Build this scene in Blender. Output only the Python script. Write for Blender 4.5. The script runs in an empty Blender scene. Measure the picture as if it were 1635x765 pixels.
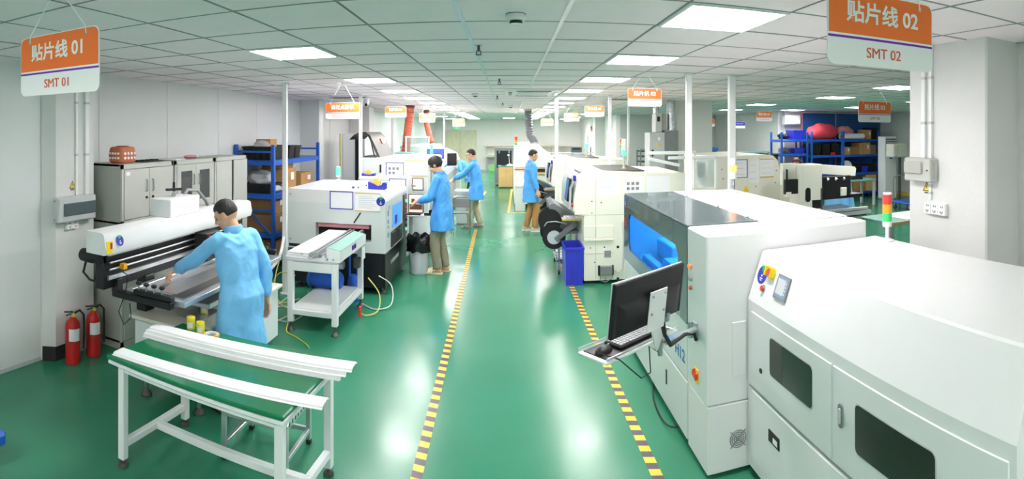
import bpy, bmesh, math, random
from mathutils import Vector, Matrix
random.seed(7)
scene = bpy.context.scene
COL = scene.collection
PI = math.pi

# ---------------------------------------------------------------- camera: the photograph is a stitched cylindrical panorama
cam_data = bpy.data.cameras.new('camera')
cam = bpy.data.objects.new('camera', cam_data); COL.objects.link(cam)
cam.location = (0, 0, 2.1); cam.rotation_euler = (PI/2, 0, 0)
cam_data.type = 'PANO'; cam_data.panorama_type = 'CENTRAL_CYLINDRICAL'
cam_data.central_cylindrical_range_u_min = -812/870
cam_data.central_cylindrical_range_u_max = 823/870
cam_data.central_cylindrical_range_v_min = -555/870
cam_data.central_cylindrical_range_v_max = 210/870
cam_data.central_cylindrical_radius = 1.0
cam_data.clip_start = 0.02
scene.camera = cam
# ---------------------------------------------------------------- world, exposure
world = bpy.data.worlds.new('world'); scene.world = world; world.use_nodes = True
world.node_tree.nodes['Background'].inputs[0].default_value = (0.9, 0.95, 1, 1)
world.node_tree.nodes['Background'].inputs[1].default_value = 0.3
vs = scene.view_settings
vs.view_transform = 'Standard'; vs.look = 'None'; vs.gamma = 1.0; vs.use_curve_mapping = False
vs.exposure = 1.85
PANEL_STRENGTH = 12.0
CEIL = 2.74

# ---------------------------------------------------------------- materials
def srgb(c):
    return tuple((x/255/12.92 if x/255 <= .04045 else ((x/255+.055)/1.055)**2.4) for x in c)
MATS = {}
def mat(name, rgb, rough=.5, metal=0., vary=.05, scale=6., bump=0., bscale=40., emit=0., spec=.5, coat=0., alpha=1., trans=0.):
    m = bpy.data.materials.new(name); m.use_nodes = True
    nt = m.node_tree; b = nt.nodes['Principled BSDF']
    c = srgb(rgb)
    tc = nt.nodes.new('ShaderNodeTexCoord')
    nz = nt.nodes.new('ShaderNodeTexNoise'); nz.inputs['Scale'].default_value = scale; nz.inputs['Detail'].default_value = 4
    nt.links.new(tc.outputs['Object'], nz.inputs['Vector'])
    rp = nt.nodes.new('ShaderNodeValToRGB')
    rp.color_ramp.elements[0].position = .3; rp.color_ramp.elements[1].position = .7
    rp.color_ramp.elements[0].color = (*[x*(1-vary) for x in c], 1)
    rp.color_ramp.elements[1].color = (*[min(1, x*(1+vary)) for x in c], 1)
    nt.links.new(nz.outputs['Fac'], rp.inputs['Fac']); nt.links.new(rp.outputs['Color'], b.inputs['Base Color'])
    b.inputs['Roughness'].default_value = rough; b.inputs['Metallic'].default_value = metal
    b.inputs['Specular IOR Level'].default_value = spec; b.inputs['Coat Weight'].default_value = coat
    if bump:
        n2 = nt.nodes.new('ShaderNodeTexNoise'); n2.inputs['Scale'].default_value = bscale; n2.inputs['Detail'].default_value = 3
        nt.links.new(tc.outputs['Object'], n2.inputs['Vector'])
        bp = nt.nodes.new('ShaderNodeBump'); bp.inputs['Strength'].default_value = bump; bp.inputs['Distance'].default_value = .01
        nt.links.new(n2.outputs['Fac'], bp.inputs['Height']); nt.links.new(bp.outputs['Normal'], b.inputs['Normal'])
    if emit:
        nt.links.new(rp.outputs['Color'], b.inputs['Emission Color']); b.inputs['Emission Strength'].default_value = emit
    if alpha < 1: b.inputs['Alpha'].default_value = alpha
    if trans: b.inputs['Transmission Weight'].default_value = trans
    MATS[name] = m
    return m
M = MATS
mat('white_paint', (236, 238, 238), .35, vary=.01)
mat('machine_white', (229, 230, 231), .32, vary=.008)
mat('machine_side', (218, 225, 224), .3, vary=.012)
mat('cream', (238, 237, 224), .4, vary=.012)
mat('cream_seam', (170, 168, 155), .6)
mat('seam_grey', (150, 156, 156), .6)
mat('beige_panel', (214, 212, 198), .45, vary=.015)
mat('wall_white', (224, 228, 228), .4, vary=.012, scale=2)
mat('plaster', (222, 222, 221), .8, vary=.025, scale=3, bump=.12, bscale=30)
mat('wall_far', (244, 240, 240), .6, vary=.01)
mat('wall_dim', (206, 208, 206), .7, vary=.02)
mat('wall_green_white', (214, 222, 216), .6, vary=.015)
mat('tile', (252, 239, 243), .75, vary=.02, scale=3, bump=.25, bscale=55)
mat('grid_bar', (156, 160, 161), .6)
mat('tile_gap', (52, 56, 56), .9)
mat('cabinet_grey', (190, 192, 186), .42, vary=.015)
mat('cabinet_side', (176, 178, 170), .45, vary=.015)
mat('dark_grey', (84, 98, 103), .22, vary=.02, coat=.3)
mat('mid_grey', (128, 132, 134), .4)
mat('light_grey', (196, 200, 202), .4)
mat('black', (17, 17, 19), .5, vary=.1)
mat('black_metal', (30, 30, 33), .35, metal=.3, vary=.1)
mat('black_bag', (16, 16, 18), .22, vary=.1, bump=.8, bscale=18)
mat('rubber', (38, 38, 38), .8)
mat('steel', (190, 192, 195), .28, metal=1., vary=.04)
mat('aluminium', (214, 218, 222), .3, metal=.85, vary=.03)
mat('foot_grey', (88, 88, 86), .5, metal=.4)
mat('blue_rack', (28, 92, 190), .4, vary=.06)
mat('blue_plastic', (52, 62, 205), .38, vary=.05)
mat('blue_tank', (32, 96, 200), .35)
mat('blue_logo', (42, 44, 170), .4)
mat('blue_print', (50, 120, 190), .5)
mat('blue_wall', (38, 92, 160), .6, vary=.04)
mat('green_logo', (40, 165, 95), .4)
mat('green_mat', (28, 118, 78), .16, vary=.05, scale=9)
mat('teal', (120, 172, 160), .4)
mat('orange', (252, 122, 50), .5, vary=.01)
mat('purple', (112, 40, 180), .5)
mat('sign_white', (244, 244, 246), .45, vary=.005)
mat('text_orange', (226, 88, 36), .6)
mat('text_dark', (70, 70, 80), .6)
mat('red', (196, 32, 30), .35)
mat('red_bright', (236, 64, 34), .35)
mat('red_cloth', (220, 70, 82), .7, bump=.7, bscale=9)
mat('pink_cloth', (226, 150, 160), .5, bump=.7, bscale=12)
mat('yellow', (248, 214, 20), .4)
mat('yellow_pale', (236, 228, 60), .4)
mat('tape_tan', (226, 190, 96), .5)
mat('carton', (190, 146, 92), .75, vary=.07)
mat('carton_dark', (150, 112, 70), .75, vary=.08)
mat('wood', (214, 176, 118), .5, vary=.08, scale=4)
mat('paper', (244, 244, 248), .7, vary=.01)
mat('paper_line', (200, 204, 214), .7)
mat('terracotta', (190, 108, 74), .6)
mat('coat_blue', (120, 194, 246), .55, vary=.05, scale=7, bump=.3, bscale=22)
mat('coat_blue_deep', (82, 168, 240), .55, vary=.05, scale=7, bump=.3, bscale=22)
mat('skin', (224, 172, 138), .5, vary=.03, scale=20)
mat('skin_dark', (150, 92, 80), .5)
mat('hair', (26, 22, 21), .5, vary=.2, bump=.8, bscale=90)
mat('hair_brown', (74, 48, 32), .5, vary=.2, bump=.8, bscale=90)
mat('khaki', (188, 178, 150), .8, bump=.6, bscale=14)
mat('olive_grey', (146, 140, 118), .8, bump=.6, bscale=14)
mat('brown_pants', (178, 132, 80), .8, bump=.6, bscale=14)
mat('charcoal', (46, 48, 54), .8)
mat('sandal', (226, 212, 178), .6)
mat('shoe_tan', (186, 170, 146), .7)
mat('shoe_brown', (120, 74, 46), .6)
mat('duct_red', (196, 98, 76), .5, vary=.05)
mat('duct_grey', (120, 122, 128), .4, metal=.3)
mat('foil', (200, 204, 208), .25, metal=.9, bump=.8, bscale=20)
mat('door_beige', (222, 216, 188), .6)
mat('door_brown', (160, 136, 104), .6)
mat('light_green', (140, 220, 130), .5)
mat('screen_dark', (40, 42, 46), .15)
mat('window_dark', (46, 44, 42), .08, vary=.02)
mat('cord_yellow', (210, 200, 110), .5)
mat('cord_clear', (206, 210, 200), .4)
mat('bag_clear', (206, 210, 212), .25, bump=1., bscale=10, alpha=.75)
# things that give off light
mat('light_panel', (255, 250, 249), .5, vary=0, emit=PANEL_STRENGTH)
mat('panel_blue', (128, 146, 176), .4)
mat('led_green', (90, 235, 160), .4, vary=0, emit=.45)
mat('led_amber', (255, 170, 80), .4, vary=0, emit=.6)
mat('led_orange', (255, 110, 40), .4, vary=0, emit=.35)
mat('screen_warm', (240, 208, 192), .3, vary=.02, emit=.22)
mat('screen_brown', (110, 78, 52), .3, vary=.3, scale=60, emit=.1)
mat('screen_blue', (70, 90, 215), .3, vary=.3, scale=30, emit=.25)
mat('blue_glow', (70, 145, 255), .4, vary=0, emit=.22)
mat('added_interior_light', (225, 240, 255), .4, vary=0, emit=9.)
mat('exit_green', (50, 200, 90), .4, vary=0, emit=.8)
mat('lens_red', (226, 66, 58), .3, vary=.03)
mat('lens_amber', (240, 170, 40), .3, vary=.03)
mat('lens_green', (58, 210, 120), .3, vary=.03)
mat('lens_clear', (236, 240, 238), .3, vary=.01)

def glass(name, rgb, mixf, rough=.03):
    m = bpy.data.materials.new(name); m.use_nodes = True; nt = m.node_tree; nt.nodes.clear()
    o = nt.nodes.new('ShaderNodeOutputMaterial'); mx = nt.nodes.new('ShaderNodeMixShader')
    t = nt.nodes.new('ShaderNodeBsdfTransparent'); g = nt.nodes.new('ShaderNodeBsdfPrincipled')
    nz = nt.nodes.new('ShaderNodeTexNoise'); nz.inputs['Scale'].default_value = 2
    rp = nt.nodes.new('ShaderNodeValToRGB'); c = srgb(rgb)
    rp.color_ramp.elements[0].color = (*[x*.97 for x in c], 1); rp.color_ramp.elements[1].color = (*c, 1)
    nt.links.new(nz.outputs['Fac'], rp.inputs['Fac'])
    nt.links.new(rp.outputs['Color'], t.inputs['Color']); nt.links.new(rp.outputs['Color'], g.inputs['Base Color'])
    g.inputs['Roughness'].default_value = rough
    mx.inputs[0].default_value = mixf
    nt.links.new(t.outputs[0], mx.inputs[1]); nt.links.new(g.outputs[0], mx.inputs[2]); nt.links.new(mx.outputs[0], o.inputs[0])
    MATS[name] = m
glass('glass_blue', (120, 200, 250), .10)
glass('glass_clear', (226, 236, 234), .12)
glass('glass_smoke', (120, 122, 122), .5)
glass('acrylic', (240, 246, 246), .3)

def floor_material():
    m = bpy.data.materials.new('epoxy_floor'); m.use_nodes = True; nt = m.node_tree; b = nt.nodes['Principled BSDF']
    tc = nt.nodes.new('ShaderNodeTexCoord')
    def noise(s, d, out='Fac'):
        n = nt.nodes.new('ShaderNodeTexNoise'); n.inputs['Scale'].default_value = s; n.inputs['Detail'].default_value = d
        nt.links.new(tc.outputs['Object'], n.inputs['Vector']); return n
    n1 = noise(.9, 2); r1 = nt.nodes.new('ShaderNodeValToRGB')
    r1.color_ramp.elements[0].position = .3; r1.color_ramp.elements[1].position = .75
    r1.color_ramp.elements[0].color = (*srgb((50, 128, 97)), 1); r1.color_ramp.elements[1].color = (*srgb((57, 135, 104)), 1)
    nt.links.new(n1.outputs['Fac'], r1.inputs['Fac'])
    n2 = noise(60, 2); r2 = nt.nodes.new('ShaderNodeValToRGB')     # pale scuffs and dust
    r2.color_ramp.elements[0].position = .72; r2.color_ramp.elements[1].position = .8
    r2.color_ramp.elements[0].color = (0, 0, 0, 1); r2.color_ramp.elements[1].color = (.2, .2, .2, 1)
    nt.links.new(n2.outputs['Fac'], r2.inputs['Fac'])
    mx = nt.nodes.new('ShaderNodeMix'); mx.data_type = 'RGBA'
    nt.links.new(r2.outputs['Color'], mx.inputs['Factor']); nt.links.new(r1.outputs['Color'], mx.inputs['A'])
    mx.inputs['B'].default_value = (*srgb((120, 180, 150)), 1)
    nt.links.new(mx.outputs['Result'], b.inputs['Base Color'])
    n3 = noise(1.3, 3); mr = nt.nodes.new('ShaderNodeMapRange')
    mr.interpolation_type = 'SMOOTHERSTEP'; mr.inputs['From Min'].default_value = .25; mr.inputs['From Max'].default_value = .8
    mr.inputs['To Min'].default_value = .19; mr.inputs['To Max'].default_value = .262
    nt.links.new(n3.outputs['Fac'], mr.inputs['Value']); nt.links.new(mr.outputs['Result'], b.inputs['Roughness'])
    n4 = noise(3.5, 5); bp = nt.nodes.new('ShaderNodeBump'); bp.inputs['Strength'].default_value = .06; bp.inputs['Distance'].default_value = .02
    nt.links.new(n4.outputs['Fac'], bp.inputs['Height']); nt.links.new(bp.outputs['Normal'], b.inputs['Normal'])
    b.inputs['Specular IOR Level'].default_value = .38
    MATS['epoxy_floor'] = m
floor_material()

def stripe_material(name, a, b_, period, skew):
    m = bpy.data.materials.new(name); m.use_nodes = True; nt = m.node_tree; b = nt.nodes['Principled BSDF']
    tc = nt.nodes.new('ShaderNodeTexCoord'); sp = nt.nodes.new('ShaderNodeSeparateXYZ'); nt.links.new(tc.outputs['Object'], sp.inputs[0])
    k = nt.nodes.new('ShaderNodeMath'); k.operation = 'MULTIPLY_ADD'; k.inputs[1].default_value = skew
    nt.links.new(sp.outputs['X'], k.inputs[0]); nt.links.new(sp.outputs['Y'], k.inputs[2])
    d = nt.nodes.new('ShaderNodeMath'); d.operation = 'DIVIDE'; d.inputs[1].default_value = period; nt.links.new(k.outputs[0], d.inputs[0])
    f = nt.nodes.new('ShaderNodeMath'); f.operation = 'FRACT'; nt.links.new(d.outputs[0], f.inputs[0])
    g = nt.nodes.new('ShaderNodeMath'); g.operation = 'GREATER_THAN'; g.inputs[1].default_value = .5; nt.links.new(f.outputs[0], g.inputs[0])
    mx = nt.nodes.new('ShaderNodeMix'); mx.data_type = 'RGBA'; nt.links.new(g.outputs[0], mx.inputs['Factor'])
    mx.inputs['A'].default_value = (*srgb(a), 1); mx.inputs['B'].default_value = (*srgb(b_), 1)
    nt.links.new(mx.outputs['Result'], b.inputs['Base Color']); b.inputs['Roughness'].default_value = .35
    MATS[name] = m
stripe_material('hazard_tape', (236, 196, 46), (72, 66, 76), .13, .25)

# ---------------------------------------------------------------- mesh helpers
OFF = {}
def V(*a): return Vector(a)
class MB:
    def __init__(s): s.v = []; s.f = []
    def add(s, vs, fs):
        n = len(s.v); s.v += [tuple(p) for p in vs]; s.f += [tuple(i+n for i in q) for q in fs]; return s
    def box(s, x0, x1, y0, y1, z0, z1, c=0.):
        if c <= 0:
            return s.add([(x, y, z) for z in (z0, z1) for y in (y0, y1) for x in (x0, x1)],
                         [(0, 2, 3, 1), (4, 5, 7, 6), (0, 1, 5, 4), (2, 6, 7, 3), (0, 4, 6, 2), (1, 3, 7, 5)])
        c = min(c, (x1-x0)*.49, (y1-y0)*.49, (z1-z0)*.49)
        return s.hexa([(x, y, z) for z in (z0, z1) for y in (y0, y1) for x in (x0, x1)], c)
    def hexa(s, P, c):          # chamfered box from 8 corners ordered z,y,x
        P = [Vector(p) for p in P]; vs = []; idx = {}
        for i in range(8):
            for a, bit in enumerate((1, 2, 4)):
                q = P[i].copy()
                for b2, bit2 in enumerate((1, 2, 4)):
                    if b2 != a:
                        d = P[i ^ bit2]-P[i]; q += d.normalized()*min(c, d.length*.49)
                idx[(i, a)] = len(vs); vs.append(q)
        fs = []
        for a, quad in ((2, (0, 1, 3, 2)), (2, (4, 5, 7, 6)), (1, (0, 1, 5, 4)), (1, (2, 3, 7, 6)), (0, (0, 2, 6, 4)), (0, (1, 3, 7, 5))):
            fs.append(tuple(idx[(i, a)] for i in quad))
        for i in range(8):
            fs.append((idx[(i, 0)], idx[(i, 1)], idx[(i, 2)]))
            for a, bit in enumerate((1, 2, 4)):
                j = i ^ bit
                if j > i:
                    o = [k for k in range(3) if k != a]
                    fs.append((idx[(i, o[0])], idx[(i, o[1])], idx[(j, o[1])], idx[(j, o[0])]))
        return s.add(vs, fs)
    def obox(s, c, ax, ay, az, hx, hy, hz, ch=0.):
        c = Vector(c); ax = Vector(ax).normalized(); ay = Vector(ay).normalized(); az = Vector(az).normalized()
        P = [c+ax*x*hx+ay*y*hy+az*z*hz for z in (-1, 1) for y in (-1, 1) for x in (-1, 1)]
        if ch: return s.hexa(P, ch)
        return s.add(P, [(0, 2, 3, 1), (4, 5, 7, 6), (0, 1, 5, 4), (2, 6, 7, 3), (0, 4, 6, 2), (1, 3, 7, 5)])
    def bar(s, p0, p1, w, h=None, ch=0., up=(0, 0, 1)):
        p0 = Vector(p0); p1 = Vector(p1); d = (p1-p0); L = d.length; d.normalize(); u = Vector(up)
        if abs(d.dot(u)) > .98: u = Vector((0, 1, 0))
        a = d.cross(u).normalized(); u = a.cross(d).normalized()
        return s.obox((p0+p1)/2, d, a, u, L/2, w/2, (h or w)/2, ch)
    def rings(s, R, cap=True, closed=False):
        n = len(R[0]); base = len(s.v); s.v += [tuple(p) for r in R for p in r]
        m = len(R)
        for i in range(m if closed else m-1):
            for k in range(n):
                a = base+i*n+k; b = base+i*n+(k+1) % n; j = (i+1) % m
                s.f.append((a, b, base+j*n+(k+1) % n, base+j*n+k))
        if cap and not closed:
            s.f.append(tuple(base+k for k in range(n))[::-1]); s.f.append(tuple(base+(m-1)*n+k for k in range(n)))
        return s
    def tube(s, pts, r, n=8, cap=True):
        pts = [Vector(p) for p in pts]; rr = r if isinstance(r, (list, tuple)) else [r]*len(pts)
        t0 = (pts[1]-pts[0]).normalized(); u = t0.orthogonal().normalized(); R = []
        for i, p in enumerate(pts):
            t = (pts[min(i+1, len(pts)-1)]-pts[max(i-1, 0)]).normalized()
            u = (u-t*u.dot(t))
            u = u.normalized() if u.length > 1e-6 else t.orthogonal().normalized()
            w = t.cross(u)
            R.append([p+(u*math.cos(2*PI*k/n)+w*math.sin(2*PI*k/n))*rr[i] for k in range(n)])
        return s.rings(R, cap)
    def cyl(s, p0, p1, r, r2=None, n=14): return s.tube([p0, p1], [r, r if r2 is None else r2], n)
    def lathe(s, c, prof, n=16, axis='z'):
        c = Vector(c); R = []
        for r, z in prof:
            ring = []
            for k in range(n):
                a = 2*PI*k/n; x, y = r*math.cos(a), r*math.sin(a)
                ring.append(c+(V(x, y, z) if axis == 'z' else V(z, x, y) if axis == 'x' else V(x, z, y)))
            R.append(ring)
        return s.rings(R)
    def prism(s, poly, axis, a, b):
        def p(q, t): return {'x': (t, q[0], q[1]), 'y': (q[0], t, q[1]), 'z': (q[0], q[1], t)}[axis]
        n = len(poly)
        return s.add([p(q, a) for q in poly]+[p(q, b) for q in poly],
                     [tuple(range(n))[::-1], tuple(range(n, 2*n))]+[(k, (k+1) % n, n+(k+1) % n, n+k) for k in range(n)])
    def ball(s, c, rx, ry=None, rz=None, n=14, m=9, R=None):
        ry = rx if ry is None else ry; rz = rx if rz is None else rz; c = Vector(c); vs = []; fs = []
        for i in range(m+1):
            th = PI*i/m
            for k in range(n):
                p = V(rx*math.sin(th)*math.cos(2*PI*k/n), ry*math.sin(th)*math.sin(2*PI*k/n), rz*math.cos(th))
                vs.append(c+(R @ p if R else p))
        for i in range(m):
            for k in range(n): fs.append((i*n+k, i*n+(k+1) % n, (i+1)*n+(k+1) % n, (i+1)*n+k))
        return s.add(vs, fs)
    def torus(s, c, R, r, axis='z', n=24, m=8, a0=0., a1=2*PI):
        c = Vector(c); full = abs(a1-a0-2*PI) < 1e-4; rings = []
        for i in range(n if full else n+1):
            a = a0+(a1-a0)*i/n; ring = []
            for k in range(m):
                b = 2*PI*k/m; q = R+r*math.cos(b); x, y, z = q*math.cos(a), q*math.sin(a), r*math.sin(b)
                ring.append(c+(V(x, y, z) if axis == 'z' else V(z, x, y) if axis == 'x' else V(x, z, y)))
            rings.append(ring)
        return s.rings(rings, cap=not full, closed=full)
    def mesh(s, name, m, off=(0, 0, 0), angle=.6):
        me = bpy.data.meshes.new(name); o = Vector(off)
        me.from_pydata([Vector(p)-o for p in s.v], [], s.f); me.validate()
        bm = bmesh.new(); bm.from_mesh(me); bmesh.ops.remove_doubles(bm, verts=bm.verts, dist=1e-5)
        bmesh.ops.recalc_face_normals(bm, faces=bm.faces); bm.to_mesh(me); bm.free()
        me.shade_smooth(); me.set_sharp_from_angle(angle=angle)
        me.materials.append(MATS[m] if isinstance(m, str) else m)
        return me
    def build(s, name, m, parent=None, label=None, angle=.6):
        off = OFF.get(parent.name, V(0, 0, 0)) if parent else V(0, 0, 0)
        ob = bpy.data.objects.new(name, s.mesh(name, m, off, angle)); COL.objects.link(ob)
        if parent:
            ob.parent = parent; OFF[ob.name] = off
        if label: ob['label'] = label
        return ob
    def single(s, name, m, label, cat, group=None, angle=.6):
        xs = [p[0] for p in s.v]; ys = [p[1] for p in s.v]; zs = [p[2] for p in s.v]
        o = V((min(xs)+max(xs))/2, (min(ys)+max(ys))/2, min(zs))
        ob = bpy.data.objects.new(name, s.mesh(name, m, o, angle)); COL.objects.link(ob)
        ob.location = o; OFF[ob.name] = o; ob['label'] = label; ob['category'] = cat
        if group: ob['group'] = group
        return ob
def B(*a, **k): return MB().box(*a, **k)
def thing(name, label, cat, loc, group=None, rz=0., local=False):
    o = bpy.data.objects.new(name, None); COL.objects.link(o); o.empty_display_size = .1
    o.location = loc; o.rotation_euler = (0, 0, rz); o['label'] = label; o['category'] = cat
    if group: o['group'] = group
    OFF[o.name] = V(0, 0, 0) if (local or rz) else Vector(loc)
    return o
def struct(mb, name, m, label=None):
    o = mb.build(name, m); o['kind'] = 'structure'
    if label: o['label'] = label
    return o
def copy_tree(o, parent=None, shift=None, label=None):
    c = o.copy(); COL.objects.link(c); c.parent = parent
    if shift: c.location = Vector(o.location)+Vector(shift); OFF[c.name] = OFF.get(o.name, V(0, 0, 0))+Vector(shift)
    elif parent: OFF[c.name] = OFF.get(parent.name, V(0, 0, 0))
    if label: c['label'] = label
    for ch in list(o.children): copy_tree(ch, c)
    return c
def rrect(w, h, r, n=5, corners=(1, 1, 1, 1)):
    pts = []
    for (sx, sy, a0), on in zip(((1, 1, 0), (-1, 1, PI/2), (-1, -1, PI), (1, -1, 1.5*PI)), corners):
        if not on: pts.append((sx*w/2, sy*h/2)); continue
        cx, cy = sx*(w/2-r), sy*(h/2-r)
        for k in range(n+1):
            a = a0+PI/2*k/n; pts.append((cx+r*math.cos(a), cy+r*math.sin(a)))
    return pts
def plate(poly, o, ux, uy, t):     # extrude a 2d outline standing on plane (o,ux,uy); thickness along ux x uy
    o = Vector(o); ux = Vector(ux).normalized(); uy = Vector(uy).normalized(); nn = ux.cross(uy); n = len(poly)
    A = [o+ux*x+uy*y for x, y in poly]; Bq = [p+nn*t for p in A]
    return MB().add(A+Bq, [tuple(range(n))[::-1], tuple(range(n, 2*n))]+[(k, (k+1) % n, n+(k+1) % n, n+k) for k in range(n)])
def circ(r, n=24): return [(r*math.cos(2*PI*k/n), r*math.sin(2*PI*k/n)) for k in range(n)]
def moved(poly, dx, dy): return [(x+dx, y+dy) for x, y in poly]

def lettering(txt, size, o, ux, uy, m, parent, name='lettering', bold=0., width=None, lift=.002, align='CENTER'):
    cu = bpy.data.curves.new('lettering', 'FONT'); cu.body = txt; cu.size = size; cu.align_x = align; cu.align_y = 'CENTER'
    cu.offset = bold*size; cu.extrude = 0.0006; cu.resolution_u = 3
    tmp = bpy.data.objects.new('lettering_tmp', cu); COL.objects.link(tmp)
    dg = bpy.context.evaluated_depsgraph_get(); dg.update()
    me = bpy.data.meshes.new_from_object(tmp.evaluated_get(dg)); bpy.data.objects.remove(tmp); bpy.data.curves.remove(cu)
    ux = Vector(ux).normalized(); uy = Vector(uy).normalized(); n = ux.cross(uy); o = Vector(o)
    sc = 1.
    if width and len(me.vertices):
        xs = [v.co.x for v in me.vertices]; sc = width/max(1e-6, max(xs)-min(xs))
    off = OFF.get(parent.name, V(0, 0, 0))
    for v in me.vertices: v.co = o+ux*v.co.x*sc+uy*v.co.y+n*(v.co.z+lift)-off
    me.materials.clear(); me.materials.append(M[m])
    ob = bpy.data.objects.new(name, me); COL.objects.link(ob); ob.parent = parent; OFF[ob.name] = off
    return ob

def remeshed(mb, voxel, smooth=3, noise=0., nscale=7.):
    me = bpy.data.meshes.new('tmp'); me.from_pydata([tuple(p) for p in mb.v], [], mb.f); me.validate()
    bm = bmesh.new(); bm.from_mesh(me); bmesh.ops.remove_doubles(bm, verts=bm.verts, dist=1e-5); bmesh.ops.recalc_face_normals(bm, faces=bm.faces); bm.to_mesh(me); bm.free()
    ob = bpy.data.objects.new('tmp', me); COL.objects.link(ob)
    r = ob.modifiers.new('r', 'REMESH'); r.mode = 'VOXEL'; r.voxel_size = voxel
    if smooth:
        q = ob.modifiers.new('s', 'SMOOTH'); q.factor = .5; q.iterations = smooth
    dg = bpy.context.evaluated_depsgraph_get(); dg.update()
    out = bpy.data.meshes.new_from_object(ob.evaluated_get(dg)); bpy.data.objects.remove(ob)
    if noise:
        from mathutils import noise as N
        nor = [v.normal.copy() for v in out.vertices]
        for v, n in zip(out.vertices, nor):
            q = Vector((v.co.x*nscale, v.co.y*nscale, v.co.z*nscale*.55+.6*v.co.x*nscale))
            r1 = 1-abs(N.noise(q))*2.4; r2 = 1-abs(N.noise(q*1.9+Vector((3, 1, 7))))*2.4
            v.co += n*noise*(.55*max(r1, -.6)+.4*max(r2, -.6)+.4*N.noise(v.co*nscale*.6)-.45)
    out.shade_smooth()
    return out
def link_mesh(me, name, m, parent, label=None):
    me.name = name; me.materials.clear(); me.materials.append(M[m])
    ob = bpy.data.objects.new(name, me); COL.objects.link(ob); ob.parent = parent
    OFF[ob.name] = OFF.get(parent.name, V(0, 0, 0))
    if label: ob['label'] = label
    return ob
X_, Y_, Z_ = (1, 0, 0), (0, 1, 0), (0, 0, 1)
NX = (-1, 0, 0); NY = (0, -1, 0)
# ================================================================ SETTING
struct(B(-4.3, 12.1, -4.2, 30.3, -.1, 0), 'floor', 'epoxy_floor')
TX, TY = .565, .61
def inside(x, y):
    if x < -4.12 or x > 11.9 or y < -4 or y > 30: return False
    if x > 4 and y > 20: return False
    if x > 8 and y > 14.7: return False
    if x > 3.15 and y < 2.9: return False
    return True
LIGHTS = {}
def cell(x, y): return (math.floor((x-.305)/TX), math.floor((y-3.12)/TY))
right_row = [3.12+1.83*k for k in range(-3, 14)]
left_row = [-2.98, -1.15, .07, 4.34, 6.78, 8.61, 10.44, 12.27, 14.1, 15.93, 17.76, 19.59, 21.42, 23.25, 25.08, 26.91]
for i, y in enumerate(right_row):
    if i != 2: LIGHTS[cell(1.15, y-.3)] = ('right', i, y)
for i, y in enumerate(left_row): LIGHTS[cell(-1.67, y-.3)] = ('left', i, y)
side_lights = [(5.77, 8.32, 'flat white ceiling light panel nearest the hanging SMT 03 sign'), (5.92, 11.52, 'flat white ceiling light panel above the hanging chip mounter 04 sign'),
    (6.02, 14.25, 'small far light panel just left of the white cable pole on the right'), (8.12, 13.68, 'small light panel above the blue racks, left of the SMT 03 sign'),
    (8.46, 11.06, 'light panel partly behind the SMT 03 sign above the blue racks'), (5.36, 5.88, 'light panel cut off by the plaster column, higher of two'),
    (7.72, 8.34, 'light panel cut off by the plaster column, lower of two'), (5.62, 16.47, 'tiny far light panel beside the square column behind the white machines')]
side_lights += [(-2.76, 18.4, 'added light panel brightening the left wall beyond the far red duct'), (-2.76, 22.1, 'far light panel left of the QC sign'), (-2.76, 26.4, 'farthest light panel by the left wall, added to brighten the beige door end'),  # first and last of these panels are added to brighten the far end
    (.3, 25.3, 'light panel over the far end of the aisle beside the grey duct'), (2.6, 19.4, 'light panel added to brighten the room beyond the right reflow sign, nearer one'), (2.6, 23.6, 'light panel beyond the right reflow sign, middle one'), (2.6, 27.4, 'light panel added to brighten the room beyond the right reflow sign, farthest one')]  # nearer and farthest panels on the right are extra, added for more light
for x, y, l in side_lights: LIGHTS[cell(x, y)] = ('side', l, y)
ceil = struct(B(-4.3, 12.1, -4.2, 30.3, CEIL+.012, CEIL+.2), 'ceiling', 'tile_gap')
tiles = []
for i in range(-9, 22):
    for j in range(-13, 46):
        x, y = .305+TX*(i+.5), 3.12+TY*(j+.5)
        if (i, j) in LIGHTS or not inside(x, y): continue
        t = math.atan2(x, y); r = math.hypot(x, y); vis = abs(t) < .97 and r > 870*(CEIL-2.1)/230
        tiles.append((vis, 1/r**2 if vis else 0, x, y))
tiles.sort(key=lambda q: -q[1])
tile_me = MB().box(-TX/2+.007, TX/2-.007, -TY/2+.007, TY/2-.007, -.006, .014, c=.003).mesh('ceiling_tile', 'tile')
for v, a, x, y in tiles[:290]:
    o = bpy.data.objects.new('ceiling_tile', tile_me); COL.objects.link(o); o.parent = ceil; o.location = (x, y, CEIL+random.uniform(-.002, .001)); o['kind'] = 'structure'
rest = MB()
for v, a, x, y in tiles[290:]: rest.box(x-TX/2+.007, x+TX/2-.007, y-TY/2+.007, y+TY/2-.007, CEIL-.006, CEIL+.013)
o = rest.build('ceiling_tiles', 'tile', ceil); o['kind'] = 'stuff'
gb = 0
def grid_bar(x0, x1, y0, y1):
    o = B(x0, x1, y0, y1, CEIL-.0095, CEIL-.004).build('grid_bar', 'grid_bar', ceil); o['kind'] = 'structure'
for j in range(-12, 45):
    y = 3.12+TY*j
    grid_bar(-4.1 if y > 3.3 else -3.8, (3.16 if y < 2.9 else 11.9 if y < 14.7 else 8 if y < 20 else 4), y-.0045, y+.0045)
for i in range(-8, 21):
    x = .305+TX*i
    if i in (-1, 0): continue
    grid_bar(x-.0045, x+.0045, 3.05 if x > 3.16 else (-4 if x > -3.8 else 3.3), 30 if x < 4 else 20 if x < 8 else 14.7)
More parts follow.
